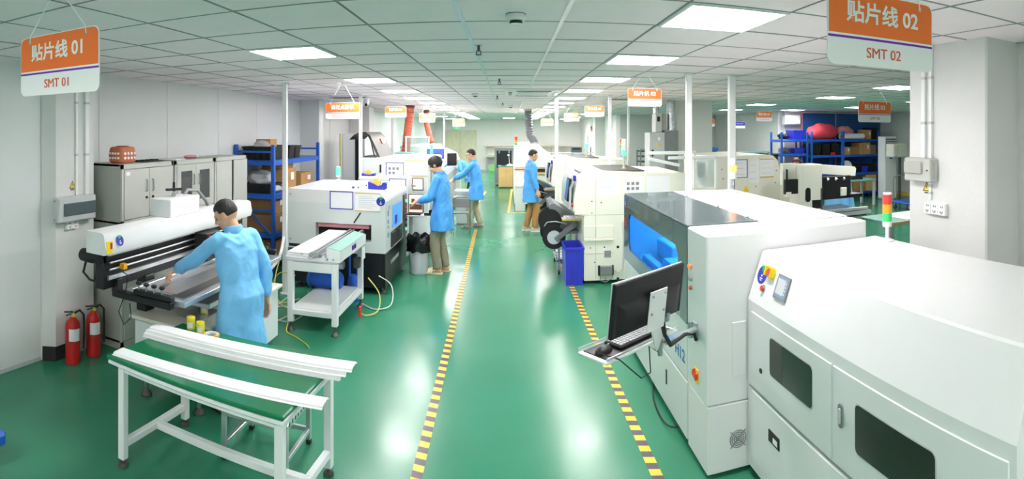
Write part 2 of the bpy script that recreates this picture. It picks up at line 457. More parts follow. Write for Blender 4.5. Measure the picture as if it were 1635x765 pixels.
# ceiling T bars down the aisle
for k, xx in enumerate((-.26, .305)):
    struct(B(xx-.012, xx+.012, -4, 30, CEIL-.010, CEIL+.005), f'trim_{k+1}', 'aluminium')
frame_me = None
def ceiling_light(x, y, label):
    t = thing('ceiling_light', label, 'ceiling light', (x, y, CEIL-.02), 'square ceiling light panels')
    w, d = TX/2-.006, TY/2-.006; f = MB()
    z0, z1 = CEIL-.02, CEIL+.005
    f.box(x-w, x+w, y-d, y-d+.018, z0, z1); f.box(x-w, x+w, y+d-.018, y+d, z0, z1); f.box(x-w, x-w+.018, y-d+.018, y+d-.018, z0, z1); f.box(x+w-.018, x+w, y-d+.018, y+d-.018, z0, z1)
    f.build('frame', 'white_paint', t)
    B(x-w+.018, x+w-.018, y-d+.018, y+d-.018, CEIL-.016, CEIL+.003).build('diffuser', 'light_panel', t)
ORD = ['nearest', 'second', 'third', 'fourth', 'fifth', 'sixth', 'seventh', 'eighth', 'ninth', 'tenth', 'eleventh', 'twelfth', 'thirteenth', 'fourteenth', 'fifteenth', 'sixteenth', 'seventeenth']
for (i, j), (row, k, y) in LIGHTS.items():
    x, yy = .305+TX*(i+.5), 3.12+TY*(j+.5)
    if row == 'side': ceiling_light(x, yy, k); continue
    vis = (right_row if row == 'right' else left_row)
    n = k-3
    if n >= 0: ceiling_light(x, yy, f'square light panel, {ORD[n]} from the camera in the row {"right" if row == "right" else "left"} of the aisle')
    else: ceiling_light(x, yy, f'square light panel overhead out of the picture, {["first", "second", "third"][k]} of the row {"right" if row == "right" else "left"} of the aisle')

# walls
wl = struct(B(-4.3, -4.125, 3.3, 30.2, 0, CEIL+.05), 'wall_left', 'wall_white')
for k in range(21):
    y0 = 3.11+1.28*k; y1 = min(y0+1.274, 30)
    b = B(-4.126, -4.1, max(y0, 3.85), y1, 0, CEIL, c=.004).build('wall_panel', 'wall_white', wl); b['kind'] = 'structure'
struct(B(-4.3, -3.8, -4.2, 3.3, 0, CEIL+.05), 'wall_left_near', 'wall_white')
struct(MB().prism([(-4.2, 3.28), (-3.78, 3.28), (-3.68, 3.36), (-3.68, 3.86), (-4.2, 3.86)], 'z', 0, CEIL+.05), 'wall_left_pillar', 'plaster')
struct(B(-3.8, -3.785, -4, 3.27, 0, .035), 'baseboard_left', 'light_grey')
struct(MB().prism([(-3.77, 3.275), (-3.675, 3.352), (-3.675, 3.56), (-3.69, 3.56), (-3.69, 3.37), (-3.78, 3.29)], 'z', 0, .13), 'baseboard_pillar', 'rubber')
struct(B(-4.3, 4.15, 30, 30.2, 0, CEIL+.05), 'wall_back', 'wall_far')
struct(B(4, 4.15, 20, 30, 0, CEIL+.05), 'wall_back_side', 'wall_far')
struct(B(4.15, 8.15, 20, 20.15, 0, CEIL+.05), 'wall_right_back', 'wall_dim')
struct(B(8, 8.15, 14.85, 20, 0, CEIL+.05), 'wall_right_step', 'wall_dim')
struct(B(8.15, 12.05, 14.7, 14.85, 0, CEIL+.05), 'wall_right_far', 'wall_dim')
struct(B(11.9, 12.05, 2.9, 14.7, 0, CEIL+.05), 'wall_right', 'wall_green_white')
struct(B(11.86, 11.9, 3.1, 14.7, 0, .12), 'baseboard_right', 'tape_tan')
struct(B(3.2, 11.9, 2.9, 3.05, 0, CEIL+.05), 'wall_right_near', 'plaster')
struct(B(3.16, 3.3, -4.2, 2.9, 0, CEIL+.05), 'wall_right_front', 'plaster')
struct(B(2.8, 3.2, 2.33, 3.1, 0, CEIL+.05, c=.012), 'wall_right_column', 'plaster')
struct(B(-3.8, 3.16, -4.2, -4, 0, CEIL+.05), 'wall_front', 'wall_white')
struct(B(3.4, 4.2, 10.7, 11.4, 0, CEIL+.05, c=.01), 'wall_middle_column', 'plaster')
struct(B(-4.1, -3.55, 13.6, 14.1, 0, CEIL+.05, c=.01), 'wall_left_column', 'plaster')
struct(B(-4.1, -3.7, 10.2, 10.5, 0, CEIL+.05, c=.01), 'wall_left_post', 'wall_white')
struct(B(3.6, 4, 22.5, 23.1, 0, CEIL+.05, c=.01), 'wall_back_column', 'plaster')
# doors
d = struct(B(-3.57, -1.76, 29.93, 29.99, 0, 2.17), 'door_1', 'door_beige')
for x0, x1 in ((-3.5, -2.68), (-2.65, -1.83)): B(x0, x1, 29.9, 29.935, .02, 2.1, c=.01).build('door_leaf', 'door_beige', d)
MB().tube([(-2.62, 29.9, 1.0), (-2.62, 29.85, 1.0), (-2.62, 29.85, 1.15), (-2.62, 29.9, 1.15)], .012, 6).build('door_handle', 'steel', d)
d = struct(B(3.93, 3.99, 24.0, 25.0, 0, 2.05), 'door_2', 'door_brown')
B(3.9, 3.935, 24.06, 24.94, .02, 2.0, c=.01).build('door_leaf', 'door_brown', d)
MB().tube([(3.9, 24.2, 1.0), (3.85, 24.2, 1.0), (3.85, 24.32, 1.0)], .012, 6).build('door_handle', 'steel', d)
# blue blinds on the far right wall
for k, (x0, x1) in enumerate(((8.75, 9.98), (10.02, 11.85))):
    w = struct(B(x0, x1, 14.62, 14.69, .9, 2.68), f'window_{k+1}', 'blue_wall')
    B(x0-.02, x0, 14.6, 14.69, .88, 2.7).build('window_frame', 'pink_cloth', w); B(x0, x1, 14.6, 14.69, 2.68, 2.72).build('window_head', 'white_paint', w)

# floor tapes
def tape(x0, y0, x1, y1, w, m, label):
    d = Vector((x1-x0, y1-y0)).normalized(); n = Vector((-d.y, d.x))*w/2
    b = MB().add([(x0-n.x, y0-n.y, 0), (x1-n.x, y1-n.y, 0), (x1+n.x, y1+n.y, 0), (x0+n.x, y0+n.y, 0),
                  (x0-n.x, y0-n.y, .003), (x1-n.x, y1-n.y, .003), (x1+n.x, y1+n.y, .003), (x0+n.x, y0+n.y, .003)],
                 [(0, 1, 2, 3), (4, 5, 6, 7), (0, 1, 5, 4), (1, 2, 6, 5), (2, 3, 7, 6), (3, 0, 4, 7)])
    o = b.single('floor_tape', m, label, 'floor tape')
    return o
tape(-.545, 2.6, -.70, 11.6, .07, 'hazard_tape', 'black and yellow striped floor tape along the left side of the aisle')
tape(.90, 2.6, .80, 12.4, .07, 'hazard_tape', 'black and yellow striped floor tape along the right side of the aisle')
tape(0.0, 14.05, .12, 19.8, .07, 'tape_tan', 'plain yellow floor tape running from the wooden cabinet towards the camera')
tape(0.0, 14.05, .75, 14.05, .06, 'tape_tan', 'short plain yellow floor tape crossing in front of the white bin')
tape(-.98, 13.6, -.80, 19, .07, 'tape_tan', 'yellow floor tape seen past the elbow of the man with glasses')

# ---------------------------------------------------------------- ceiling fittings
def smoke(x, y, label, s=1.):
    t = thing('smoke_detector', label, 'smoke detector', (x, y, CEIL-.07*s), 'ceiling smoke detectors'); c = (x, y, CEIL)
    MB().lathe(c, [(.0, -.012*s), (.052*s, -.012*s), (.062*s, -.03*s), (.05*s, -.045*s), (.0, -.045*s)], 20).build('body', 'white_paint', t)
    MB().lathe(c, [(.0, 0), (.055*s, 0), (.055*s, -.012*s), (0, -.012*s)], 20).build('base', 'mid_grey', t)
    MB().lathe(c, [(.0, -.045*s), (.034*s, -.045*s), (.034*s, -.062*s), (.0, -.062*s)], 16).build('sensor_cage', 'black', t)
    MB().lathe(c, [(.0, -.062*s), (.036*s, -.062*s), (.03*s, -.07*s), (0, -.07*s)], 16).build('cap', 'white_paint', t)
smoke(.04, 2.93, 'round white smoke detector nearest the camera, on the ceiling above the aisle')
smoke(-.56, 9.11, 'small smoke detector left of the ceiling air conditioner')
smoke(.05, 13.26, 'tiny far smoke detector past the ceiling air conditioner')
def sprinkler(x, y, label):
    t = thing('sprinkler', label, 'sprinkler', (x, y, CEIL-.08), 'ceiling sprinklers')
    MB().lathe((x, y, CEIL), [(0, -.006), (.03, -.008), (.034, 0), (0, 0)], 14).build('rosette', 'steel', t)
    MB().cyl((x, y, CEIL-.005), (x, y, CEIL-.05), .011).build('body', 'foot_grey', t)
    MB().lathe((x, y, CEIL), [(0, -.078), (.022, -.078), (.022, -.073), (0, -.073)], 12).build('deflector', 'foot_grey', t)
    for s_ in (-1, 1): MB().tube([(x+s_*.016, y, CEIL-.045), (x+s_*.016, y, CEIL-.072)], .004, 5).build('arm', 'foot_grey', t)
sprinkler(-.22, 4.0, 'sprinkler head nearest the camera, left of the aisle centre')
sprinkler(-.11, 6.55, 'sprinkler head just in front of the ceiling air conditioner')
sprinkler(-.2, 9.6, 'sprinkler head behind the left end of the ceiling air conditioner')
sprinkler(-.13, 12.1, 'farthest sprinkler head, beyond the ceiling air conditioner')
t = thing('ceiling_air_conditioner', 'white ceiling cassette air conditioner above the aisle', 'air conditioner', (.38, 8.65, CEIL-.06))
B(-.06, .82, 8.05, 9.25, CEIL-.035, CEIL+.01, c=.02).build('panel', 'white_paint', t)
B(.14, .62, 8.3, 9.0, CEIL-.05, CEIL-.03, c=.01).build('intake_grille', 'light_grey', t)
for x0, x1, y0, y1 in ((.12, .64, 8.12, 8.17), (.12, .64, 9.12, 9.17), (0, .05, 8.35, 8.95), (.71, .76, 8.35, 8.95)): B(x0, x1, y0, y1, CEIL-.045, CEIL-.03).build('vane', 'dark_grey', t)
def vent(x, y, w, d_, label):
    t = thing('ceiling_vent', label, 'vent', (x, y, CEIL-.02), 'slotted ceiling vents')
    B(x-w/2, x+w/2, y-d_/2, y+d_/2, CEIL-.018, CEIL).build('frame', 'light_grey', t)
    for k in range(3): B(x-w/2+.03, x+w/2-.03, y-d_/2+.05+k*.08, y-d_/2+.09+k*.08, CEIL-.022, CEIL-.012).build('slot', 'black', t)
vent(-2.9, 9.6, .7, .3, 'slotted ceiling vent behind the dispensing machine sign'); vent(2.35, 10.4, .9, .3, 'slotted ceiling vent right of the aisle near the hanging pick-and-place signs')

# ---------------------------------------------------------------- hanging signs
def hanging_sign(cx, Y, z0, w, h, t1, t2, label, col='orange', big=True):
    t = thing('hanging_sign', label, 'sign', (cx, Y, z0), 'orange and white hanging line signs')
    cz = z0+h/2; r = min(.03, h*.12)
    plate(moved(rrect(w, h, r), 0, 0), (cx, Y+.006, cz), X_, Z_, .006).build('board', 'sign_white', t)
    e = .004
    oh = h*.585
    plate(rrect(w-2*e, oh-e, r, corners=(1, 1, 0, 0)), (cx, Y, z0+h-oh/2-e/2), X_, Z_, .0012).build('orange_field' if col == 'orange' else 'blue_field', col, t)
    B(cx-w/2+.002, cx+w/2-.002, Y-.0012, Y, z0+h*.355, z0+h*.385).build('stripe', 'purple', t)
    if not t1: B(cx-w*.3, cx+w*.3, Y-.003, Y-.0012, z0+h*.66, z0+h*.73).build('print_line', 'light_grey', t)
    else: lettering(t1, h*.30, (cx, Y, z0+h*.70), X_, Z_, 'sign_white', t, bold=.022, lift=.0016)
    if t2:
        lines = t2.split('\n'); s = h*(.20 if big else .13) if len(lines) == 1 else h*.11
        for k, ln in enumerate(lines):
            lettering(ln, s, (cx, Y, z0+h*(.18 if len(lines) == 1 else .235-.12*k)), X_, Z_, 'text_orange', t, lift=.0016, width=None if big else w*.62)
    hx = w*.36
    for s in (-1, 1):
        MB().torus((cx+s*hx, Y-.001, z0+h*.90), .006, .002, 'y', 12, 5).build('eyelet', 'steel', t)
        MB().tube([(cx+s*hx, Y-.003, z0+h*.90), (cx+s*hx*.97, Y-.002, z0+h*1.02), (cx, Y+.002, CEIL-.006)], .003 if big else .0018, 5).build('cord', 'sign_white', t)
    return t
hanging_sign(-1.745, 1.6, 2.263, .5, .268, '贴片线 01', 'SMT 01', 'large orange and white hanging sign reading SMT 01 at the upper left')
hanging_sign(1.285, 1.56, 2.335, .5, .268, '贴片线 02', 'SMT 02', 'large orange and white hanging sign reading SMT 02 at the upper right')
hanging_sign(4.42, 5.55, 2.22, .54, .27, '贴片线 03', 'SMT 03', 'orange and white hanging sign reading SMT 03 before the blue racks')
hanging_sign(-2.06, 6.55, 2.26, .45, .205, '视觉点胶机', 'Automatic Visual Paint\nGluing Machine', 'hanging sign for the automatic visual gluing machine, left side', big=False)
hanging_sign(-1.89, 9.0, 2.34, .37, .18, '贴片机 01', 'Chip Mounter 01', 'hanging sign reading chip mounter 01 beside the near red duct', big=False)
hanging_sign(-1.82, 12.1, 2.31, .36, .185, '回流焊 01', 'Reflow 01', 'hanging sign reading reflow 01 in front of the far red duct', big=False)
hanging_sign(-1.47, 16.0, 2.25, .36, .22, 'QC检验', '', 'far left hanging QC sign above the beige double door', big=False)
hanging_sign(1.4, 5.48, 2.36, .363, .187, '贴片机 02', 'Chip Mounter 02', 'hanging sign reading chip mounter 02 over the right line', big=False)
hanging_sign(1.43, 9.0, 2.35, .33, .18, '贴片机 03', 'Chip Mounter 03', 'small hanging sign for chip mounter 03 left of the larger chip mounter sign', big=False)
hanging_sign(1.44, 12.4, 2.33, .35, .19, '回流焊 02', 'Reflow 02', 'hanging sign reading reflow 02 beyond the grey duct', big=False)
hanging_sign(1.13, 16.0, 2.27, .36, .20, 'QC检验', '', 'far right hanging QC sign beside a thin white pole', big=False)
hanging_sign(5.07, 10.0, 2.31, .36, .2, '贴片机 04', 'Chip Mounter 04', 'hanging sign reading chip mounter 04 in the dim right bay', big=False)
hanging_sign(4.95, 12.9, 2.22, .36, .2, '', '', 'orange hanging sign partly hidden by the square column', big=False)
hanging_sign(6.9, 15.3, 2.2, .4, .2, '', '', 'small blue hanging sign in the dim right bay', col='blue_logo', big=False)
t = thing('exit_sign', 'small green emergency exit sign above the beige double door', 'exit sign', (-2.83, 29.9, 2.24))
B(-2.98, -2.68, 29.94, 29.995, 2.24, 2.36, c=.008).build('housing', 'light_grey', t); B(-2.97, -2.69, 29.93, 29.941, 2.25, 2.35).build('panel', 'exit_green', t)
MB().prism([(-2.93, 2.29), (-2.86, 2.29), (-2.86, 2.265), (-2.82, 2.3), (-2.86, 2.335), (-2.86, 2.31), (-2.93, 2.31)], 'y', 29.925, 29.931).build('arrow', 'sign_white', t)
t = thing('wall_sign', 'small red and white square sign beside the brown far door', 'sign', (3.98, 26.0, 2.12))
B(3.965, 3.998, 25.8, 26.2, 2.12, 2.36, c=.004).build('board', 'red_bright', t); B(3.96, 3.966, 25.9, 26.1, 2.15, 2.22).build('panel', 'sign_white', t)

# ---------------------------------------------------------------- cable poles
def pole(x, y, z0, r, label):
    t = thing('cable_pole', label, 'pole', (x, y, z0))
    B(x-r, x+r, y-r*.7, y+r*.7, z0, CEIL-.004, c=.006).build('channel', 'white_paint', t)
    B(x-r-.015, x+r+.015, y-r, y+r, CEIL-.03, CEIL-.004, c=.004).build('ceiling_collar', 'white_paint', t)
    if z0 < .01: B(x-r-.02, x+r+.02, y-r-.01, y+r+.01, 0, .02, c=.004).build('foot_plate', 'white_paint', t)
    return t
pole(-2.81, 6.46, 0, .032, 'white cable pole standing between the blue rack and the gluing machine')
pole(1.93, 5.62, 0, .034, 'white cable pole behind the far end of the big right machine, left one')
pole(2.44, 5.62, 0, .04, 'thicker white cable pole behind the big right machine beside the amber light tower')
pole(.92, 10.45, 0, .03, 'thin white pole between the two cream machines of the right line')
pole(1.75, 9.3, 0, .03, 'white pole rising behind the near cream machine beside the chip mounter 02 sign')
pole(2.75, 12.3, 0, .03, 'thin far white pole left of the grey electrical cabinet')
pole(-2.55, 9.15, 0, .03, 'white pole at the left end of the open hood')
pole(-3.2, 14.8, 0, .04, 'white pole behind the near red duct'); pole(-2.2, 18.5, 0, .03, 'thin white pole beside the far red duct')
# ================================================================ LEFT NEAR
def logo_sticker(o, ux, uy, r, parent):
    d = plate(circ(r), o, ux, uy, .002).build('logo_sticker', 'blue_logo', parent, 'round dark blue logo sticker')
    o = Vector(o); u = Vector(ux).normalized(); w = Vector(uy).normalized(); n = u.cross(w)
    plate([(-.55*r, .95*r), (.45*r, .95*r), (.5*r, .75*r), (0, .25*r), (-.4*r, .7*r)], o+n*.002, u, w, .001).build('logo_arrow', 'green_logo', d)
    plate(circ(.13*r, 10), o+n*.002-w*.1*r, u, w, .001).build('logo_dot', 'sign_white', d)
    for k, ww in ((.40, .30), (.60, .20)):
        plate([(-ww*r, -.05*r), (ww*r, -.05*r), (ww*r, .05*r), (-ww*r, .05*r)], o+n*.002-w*k*r, u, w, .001).build('logo_line', 'sign_white', d)
    return d
def extinguisher(x, y, label):
    t = thing('fire_extinguisher', label, 'fire extinguisher', (x, y, 0), 'red fire extinguishers')
    MB().lathe((x, y, 0), [(0, 0), (.060, 0), (.068, .01), (.068, .34), (.06, .375), (.03, .405), (.022, .42), (0, .42)], 22).build('cylinder', 'red', t)
    MB().lathe((x, y, 0), [(.0685, .19), (.0695, .19), (.0695, .2), (.0685, .2)], 22).build('band', 'shoe_brown', t)
    R = []
    lab = MB()
    for z in (.215, .325):
        R.append([(x+.0695*math.cos(a), y+.0695*math.sin(a), z) for a in [math.radians(q) for q in range(-75, 16, 10)]])
    n = len(R[0]); lab.add(R[0]+R[1], [(k, k+1, n+k+1, n+k) for k in range(n-1)])
    lab.build('paper_label', 'paper', t)
    MB().cyl((x, y, .42), (x, y, .452), .019).build('valve', 'steel', t)
    MB().cyl((x+.03, y-.01, .437), (x+.018, y-.006, .437), .016, n=12).build('gauge', 'yellow', t)
    MB().bar((x, y, .462), (x-.02, y-.085, .475), .016, .008).bar((x, y, .45), (x-.015, y-.07, .44), .014, .007).build('handle', 'black', t)
    MB().tube([(x+.01, y+.01, .45), (x+.03, y+.06, .47), (x+.055, y+.085, .43), (x+.06, y+.085, .3), (x+.06, y+.08, .12)], .011, 8).build('hose', 'rubber', t)
    MB().torus((x-.005, y-.02, .458), .02, .003, 'x', 12, 5).build('pin_ring', 'steel', t)
extinguisher(-3.55, 3.45, 'red fire extinguisher nearer the camera, in front of the white pillar')
extinguisher(-3.53, 3.70, 'red fire extinguisher nearer the grey cabinet, right one of the pair')

# pillar fittings
t = thing('distribution_box', 'grey wall distribution box with dark flap on the left pillar', 'electrical box', (-3.62, 3.55, 1.27))
B(-3.68, -3.585, 3.31, 3.80, 1.27, 1.50, c=.012).build('housing', 'light_grey', t)
B(-3.586, -3.572, 3.37, 3.79, 1.33, 1.445, c=.006).build('flap', 'dark_grey', t)
for z in (1.30, 1.47): MB().cyl((-3.64, 3.311, z), (-3.64, 3.306, z), .006, n=8).build('screw', 'foot_grey', t)
def sockets(x, y0, z0, n, w, h, sx, label):
    t = thing('power_socket', label, 'power socket', (x, y0, z0))
    B(min(x, x+sx*.03), max(x, x+sx*.03), y0, y0+n*w, z0, z0+h, c=.004).build('back_box', 'white_paint', t)
    for k in range(n):
        p = B(min(x+sx*.03, x+sx*.036), max(x+sx*.03, x+sx*.036), y0+k*w+.003, y0+(k+1)*w-.003, z0+.003, z0+h-.003).build('plate', 'sign_white', t)
        for dy, dz, a in ((.35, .3, 0), (.65, .3, 0), (.5, .2, 1), (.32, .72, 1), (.55, .72, 1)):
            cy, cz = y0+(k+dy)*w, z0+dz*h
            B(min(x+sx*.036, x+sx*.0375), max(x+sx*.036, x+sx*.0375), cy-.003, cy+.003, cz-.007, cz+.007).build('slot', 'text_dark', p)
sockets(-3.68, 3.47, 1.19, 2, .075, .08, 1, 'white double power socket under the left distribution box')
def warning(o, ux, uy, s, label):
    t = thing('warning_label', label, 'label', o)
    plate([(-.5*s, -.43*s), (.5*s, -.43*s), (0, .43*s)], o, ux, uy, .001).build('border', 'black', t)
    q = Vector(o)+Vector(ux).cross(Vector(uy))*.001
    plate([(-.36*s, -.35*s), (.36*s, -.35*s), (0, .28*s)], q, ux, uy, .0008).build('triangle', 'yellow', t)
    q = q+Vector(ux).cross(Vector(uy))*.0008
    plate([(.03*s, .16*s), (-.09*s, -.07*s), (-.01*s, -.07*s), (-.05*s, -.27*s), (.09*s, -.01*s), (.01*s, -.01*s)], q, ux, uy, .0006).build('bolt', 'black', t)
    plate([(-.3*s, -.62*s), (.3*s, -.62*s), (.3*s, -.5*s), (-.3*s, -.5*s)], o, ux, uy, .001).build('caption', 'text_dark', t)
warning((-3.679, 3.57, 1.60), Y_, Z_, .085, 'yellow electric hazard triangle on the left pillar')
def trunk(x0, x1, y0, y1, z0, z1, label):
    t = thing('cable_trunking', label, 'trunking', ((x0+x1)/2, (y0+y1)/2, z0), 'white vertical cable trunking')
    B(x0, x1, y0, y1, z0, z1, c=.003).build('channel', 'white_paint', t)
    for k in range(2):
        zz = z0+(z1-z0)*(.3+.4*k); B(x0-.001, x1+.002, y0-.002, y1+.002, zz, zz+.02).build('joint_cover', 'light_grey', t)
trunk(-3.68, -3.66, 3.60, 3.63, 1.50, CEIL-.01, 'narrow vertical cable trunking above the left distribution box, nearer one')
trunk(-3.68, -3.65, 3.72, 3.77, 1.50, CEIL-.01, 'wider vertical cable trunking at the far edge of the left pillar')

# steel cabinets
def cabinet(y0, y1, label, kind):
    t = thing('steel_cabinet', label, 'cabinet', (-3.63, (y0+y1)/2, 0), 'grey steel cabinets along the left wall')
    x0, x1, z1 = -3.85, -3.41, 1.78
    b = MB(); b.box(x0, x1-.02, y0, y0+.02, 0, z1); b.box(x0, x1-.02, y1-.02, y1, 0, z1); b.box(x0, x0+.015, y0, y1, 0, z1)
    for z in (0.06, .62, 1.2, z1-.02): b.box(x0, x1-.03, y0, y1, z, z+.02)
    b.build('carcass', 'cabinet_side', t)
    f = MB(); f.box(x1-.02, x1, y0, y0+.03, 0, z1); f.box(x1-.02, x1, y1-.03, y1, 0, z1); f.box(x1-.02, x1, y0, y1, z1-.045, z1); f.box(x1-.02, x1, y0, y1, 0, .07); f.box(x1-.02, x1, y0, y1, 1.2, 1.235)
    if kind == 'tall': f = MB().box(x1-.02, x1, y0, y0+.03, 0, z1).box(x1-.02, x1, y1-.03, y1, 0, z1).box(x1-.02, x1, y0, y1, z1-.045, z1).box(x1-.02, x1, y0, y1, 0, .07)
    f.build('front_frame', 'cabinet_grey', t)
    ym = (y0+y1)/2
    rows = [(.075, z1-.05)] if kind == 'tall' else [(.075, 1.195), (1.24, z1-.05)]
    for ri, (za, zb) in enumerate(rows):
        for s, (ya, yb) in ((-1, (y0+.033, ym-.003)), (1, (ym+.003, y1-.033))):
            if kind == 'tall' and s == 1: ya += .045
            if kind == 'glass' and ri == 1 or kind == 'glass' and ri == 0:
                d = MB(); m = .075
                d.box(x1-.012, x1+.006, ya, ya+m, za, zb); d.box(x1-.012, x1+.006, yb-m, yb, za, zb); d.box(x1-.012, x1+.006, ya+m, yb-m, zb-m, zb); d.box(x1-.012, x1+.006, ya+m, yb-m, za, za+m)
                d = d.build('door', 'cabinet_grey', t)
                B(x1-.006, x1-.002, ya+m, yb-m, za+m, zb-m).build('pane', 'glass_smoke', d)
            else:
                d = B(x1-.012, x1+.006, ya, yb, za, zb, c=.004).build('door', 'cabinet_grey', t)
            hy = (yb-.05) if s == -1 else (ya+.05); hz = (za+zb)/2 if kind != 'tall' else 1.12
            hd = .14 if ri else .12
            MB().tube([(x1+.006, hy, hz+.01), (x1+.022, hy, hz+.02), (x1+.022, hy, hz+hd-.02), (x1+.006, hy, hz+hd-.01)], .007, 6).build('handle', 'steel', d)
            if kind == 'solid' and ri == 1:
                MB().cyl((x1+.005, hy, hz-.05), (x1+.02, hy, hz-.05), .012, n=10).build('lock', 'black', d)
                B(x1+.006, x1+.01, ya+.02, ya+.08, zb-.06, zb-.025).build('paper_label', 'paper', d) if s == -1 else None
    if kind == 'tall': B(x1-.02, x1-.012, ym-.01, ym+.055, .08, z1-.05).build('gap_shade_strip', 'black', t)  # black strip stands in for the shade inside the open door gap
    return t
cabinet(3.97, 4.82, 'grey steel cabinet with four solid doors, nearest to the white pillar', 'solid')
cabinet(4.86, 5.68, 'grey steel cabinet with glazed doors, middle one of three', 'glass')
cabinet(5.70, 6.55, 'grey steel cabinet with one tall door ajar, nearest to the blue rack', 'tall')
# contents behind the glass doors
g = 'goods behind the glazed cabinet doors'
MB().box(-3.75, -3.5, 4.98, 5.12, 1.22, 1.42, c=.01).single('carton_box', 'carton', 'small tan carton behind the left glazed cabinet door', 'box')
MB().box(-3.72, -3.5, 5.4, 5.58, 1.22, 1.33, c=.01).single('plastic_bin', 'blue_plastic', 'small blue bin behind the right glazed cabinet door', 'bin')
MB().box(-3.72, -3.5, 5.36, 5.48, .64, .9, c=.01).single('plastic_bin', 'yellow', 'yellow bin low behind the right glazed cabinet door', 'bin')
MB().box(-3.72, -3.5, 5.0, 5.2, .64, .85, c=.01).single('storage_box', 'light_grey', 'pale box low behind the left glazed cabinet door', 'box')
# on top of the cabinets
t = thing('basket', 'terracotta coloured woven basket on top of the nearest grey cabinet', 'basket', (-3.6, 4.2, 1.78))
bk = MB(); W = []
for z, s in ((1.782, .8), (1.80, .95), (1.87, 1.0), (1.93, .9), (1.945, .78)):
    W.append([(-3.6+x*s, 4.2+y*s, z) for x, y in rrect(.2, .26, .05)])
bk.rings(W); bk.build('shell', 'terracotta', t)
for k in range(4):
    for r_ in range(2):
        yy = 4.2-.075+.05*k; zz = 1.835+.045*r_
        MB().cyl((-3.503, yy, zz), (-3.496, yy, zz), .014, n=8).build('weave_hole', 'sign_white', t)
        MB().cyl((-3.6-.05+.035*k, 4.077, zz), (-3.6-.05+.035*k, 4.066, zz), .012, n=8).build('weave_hole', 'sign_white', t)
MB().lathe((-3.6, 4.2, 1.945), [(0, 0), (.06, 0), (.07, .006), (.05, .01), (0, .01)], 16).build('lid', 'terracotta', t)
t = thing('tool_tray', 'flat black tray of small tools on top of the nearest grey cabinet', 'tray', (-3.58, 4.56, 1.78))
B(-3.68, -3.48, 4.4, 4.74, 1.78, 1.79, c=.003).build('tray', 'black', t)
for k in range(4): MB().tube([(-3.62, 4.44+.08*k, 1.796), (-3.52, 4.46+.08*k, 1.798)], .006, 6).build('tool', 'black_metal', t)
B(-3.72, -3.5, 5.0, 5.2, 1.78, 1.786).single('paper_sheet', 'paper', 'loose white sheet lying on the middle grey cabinet', 'paper')
t = thing('packaging_scrap', 'crumpled pink and white wrapper on top of the middle cabinet', 'wrapper', (-3.58, 5.42, 1.78))
MB().ball((-3.58, 5.42, 1.80), .07, .12, .022, 10, 6).build('wrapper', 'pink_cloth', t); MB().ball((-3.58, 5.52, 1.797), .04, .06, .018, 8, 5).build('fold', 'paper', t)

# ---------------------------------------------------------------- stencil printer
t = thing('stencil_printer', 'long white and black semi-automatic stencil printer at the left worker', 'machine', (-2.45, 4.0, 0))
B(-2.75, -2.12, 3.35, 4.72, .16, .62, c=.015).build('body', 'machine_side', t)
B(-2.78, -2.09, 3.32, 4.75, .62, .65, c=.006).build('deck', 'beige_panel', t)
for x0, x1 in ((-2.70, -2.45), (-2.43, -2.17)):
    d = B(x0, x1, 3.335, 3.352, .19, .33, c=.006).build('drawer', 'light_grey', t)
    B(x0+.03, x1-.03, 3.33, 3.336, .205, .315, c=.004).build('drawer_panel', 'acrylic', d)
for x in (-2.68, -2.18):
    for y in (3.42, 4.64):
        f = MB().cyl((x, y, .04), (x, y, .17), .016).build('leveling_foot', 'steel', t)
        MB().lathe((x, y, 0), [(0, 0), (.045, 0), (.045, .012), (.02, .045), (0, .045)], 16).build('foot_pad', 'foot_grey', f)
MB().prism([(-2.84, 1.2), (-2.66, 1.2), (-2.645, 1.25), (-2.665, 1.35), (-2.69, 1.362), (-2.84, 1.362)], 'y', 2.9, 5.2).build('beam_cover', 'machine_white', t)
B(-2.80, -2.72, 2.96, 5.12, .93, 1.195).build('back_plate', 'black_metal', t)
for y in (3.5, 4.55): B(-2.80, -2.70, y-.06, y+.06, .65, .94, c=.006).build('upright', 'black_metal', t)
for z, r in ((1.125, .009), (1.075, .009)): MB().cyl((-2.70, 3.0, z), (-2.70, 5.05, z), r, n=8).build('guide_rod', 'steel', t)
B(-2.72, -2.705, 3.0, 5.05, .995, 1.025).build('scale_rail', 'aluminium', t)
B(-2.72, -2.70, 3.0, 5.05, 1.175, 1.19).build('lower_rail', 'beige_panel', t)
mt = MB().lathe((-2.84, 2.95, 1.165), [(0, -.09), (.048, -.085), (.052, -.05), (.052, .03), (.042, .06), (.042, .1), (0, .1)], 16, 'x').build('motor', 'black', t)
B(-2.80, -2.72, 2.915, 2.985, 1.13, 1.2).build('motor_plate', 'black_metal', mt)
MB().tube([(-2.9, 2.96, 1.12), (-2.92, 2.95, 1.03), (-2.86, 2.96, .98), (-2.78, 2.98, .97)], .01, 6).build('motor_cable', 'rubber', mt)
c = B(-2.72, -2.57, 4.16, 4.40, .93, 1.18, c=.008).build('squeegee_carriage', 'black', t)
B(-2.60, -2.5, 4.42, 4.60, 1.02, 1.13, c=.01).build('carriage_cover', 'light_grey', c)
for z in (.99, 1.15): MB().cyl((-2.57, 4.2, z), (-2.555, 4.2, z), .014, n=10).build('red_knob', 'red', c)
B(-2.70, -2.66, 3.12, 3.16, 1.06, 1.10).build('sensor', 'lens_amber', t)
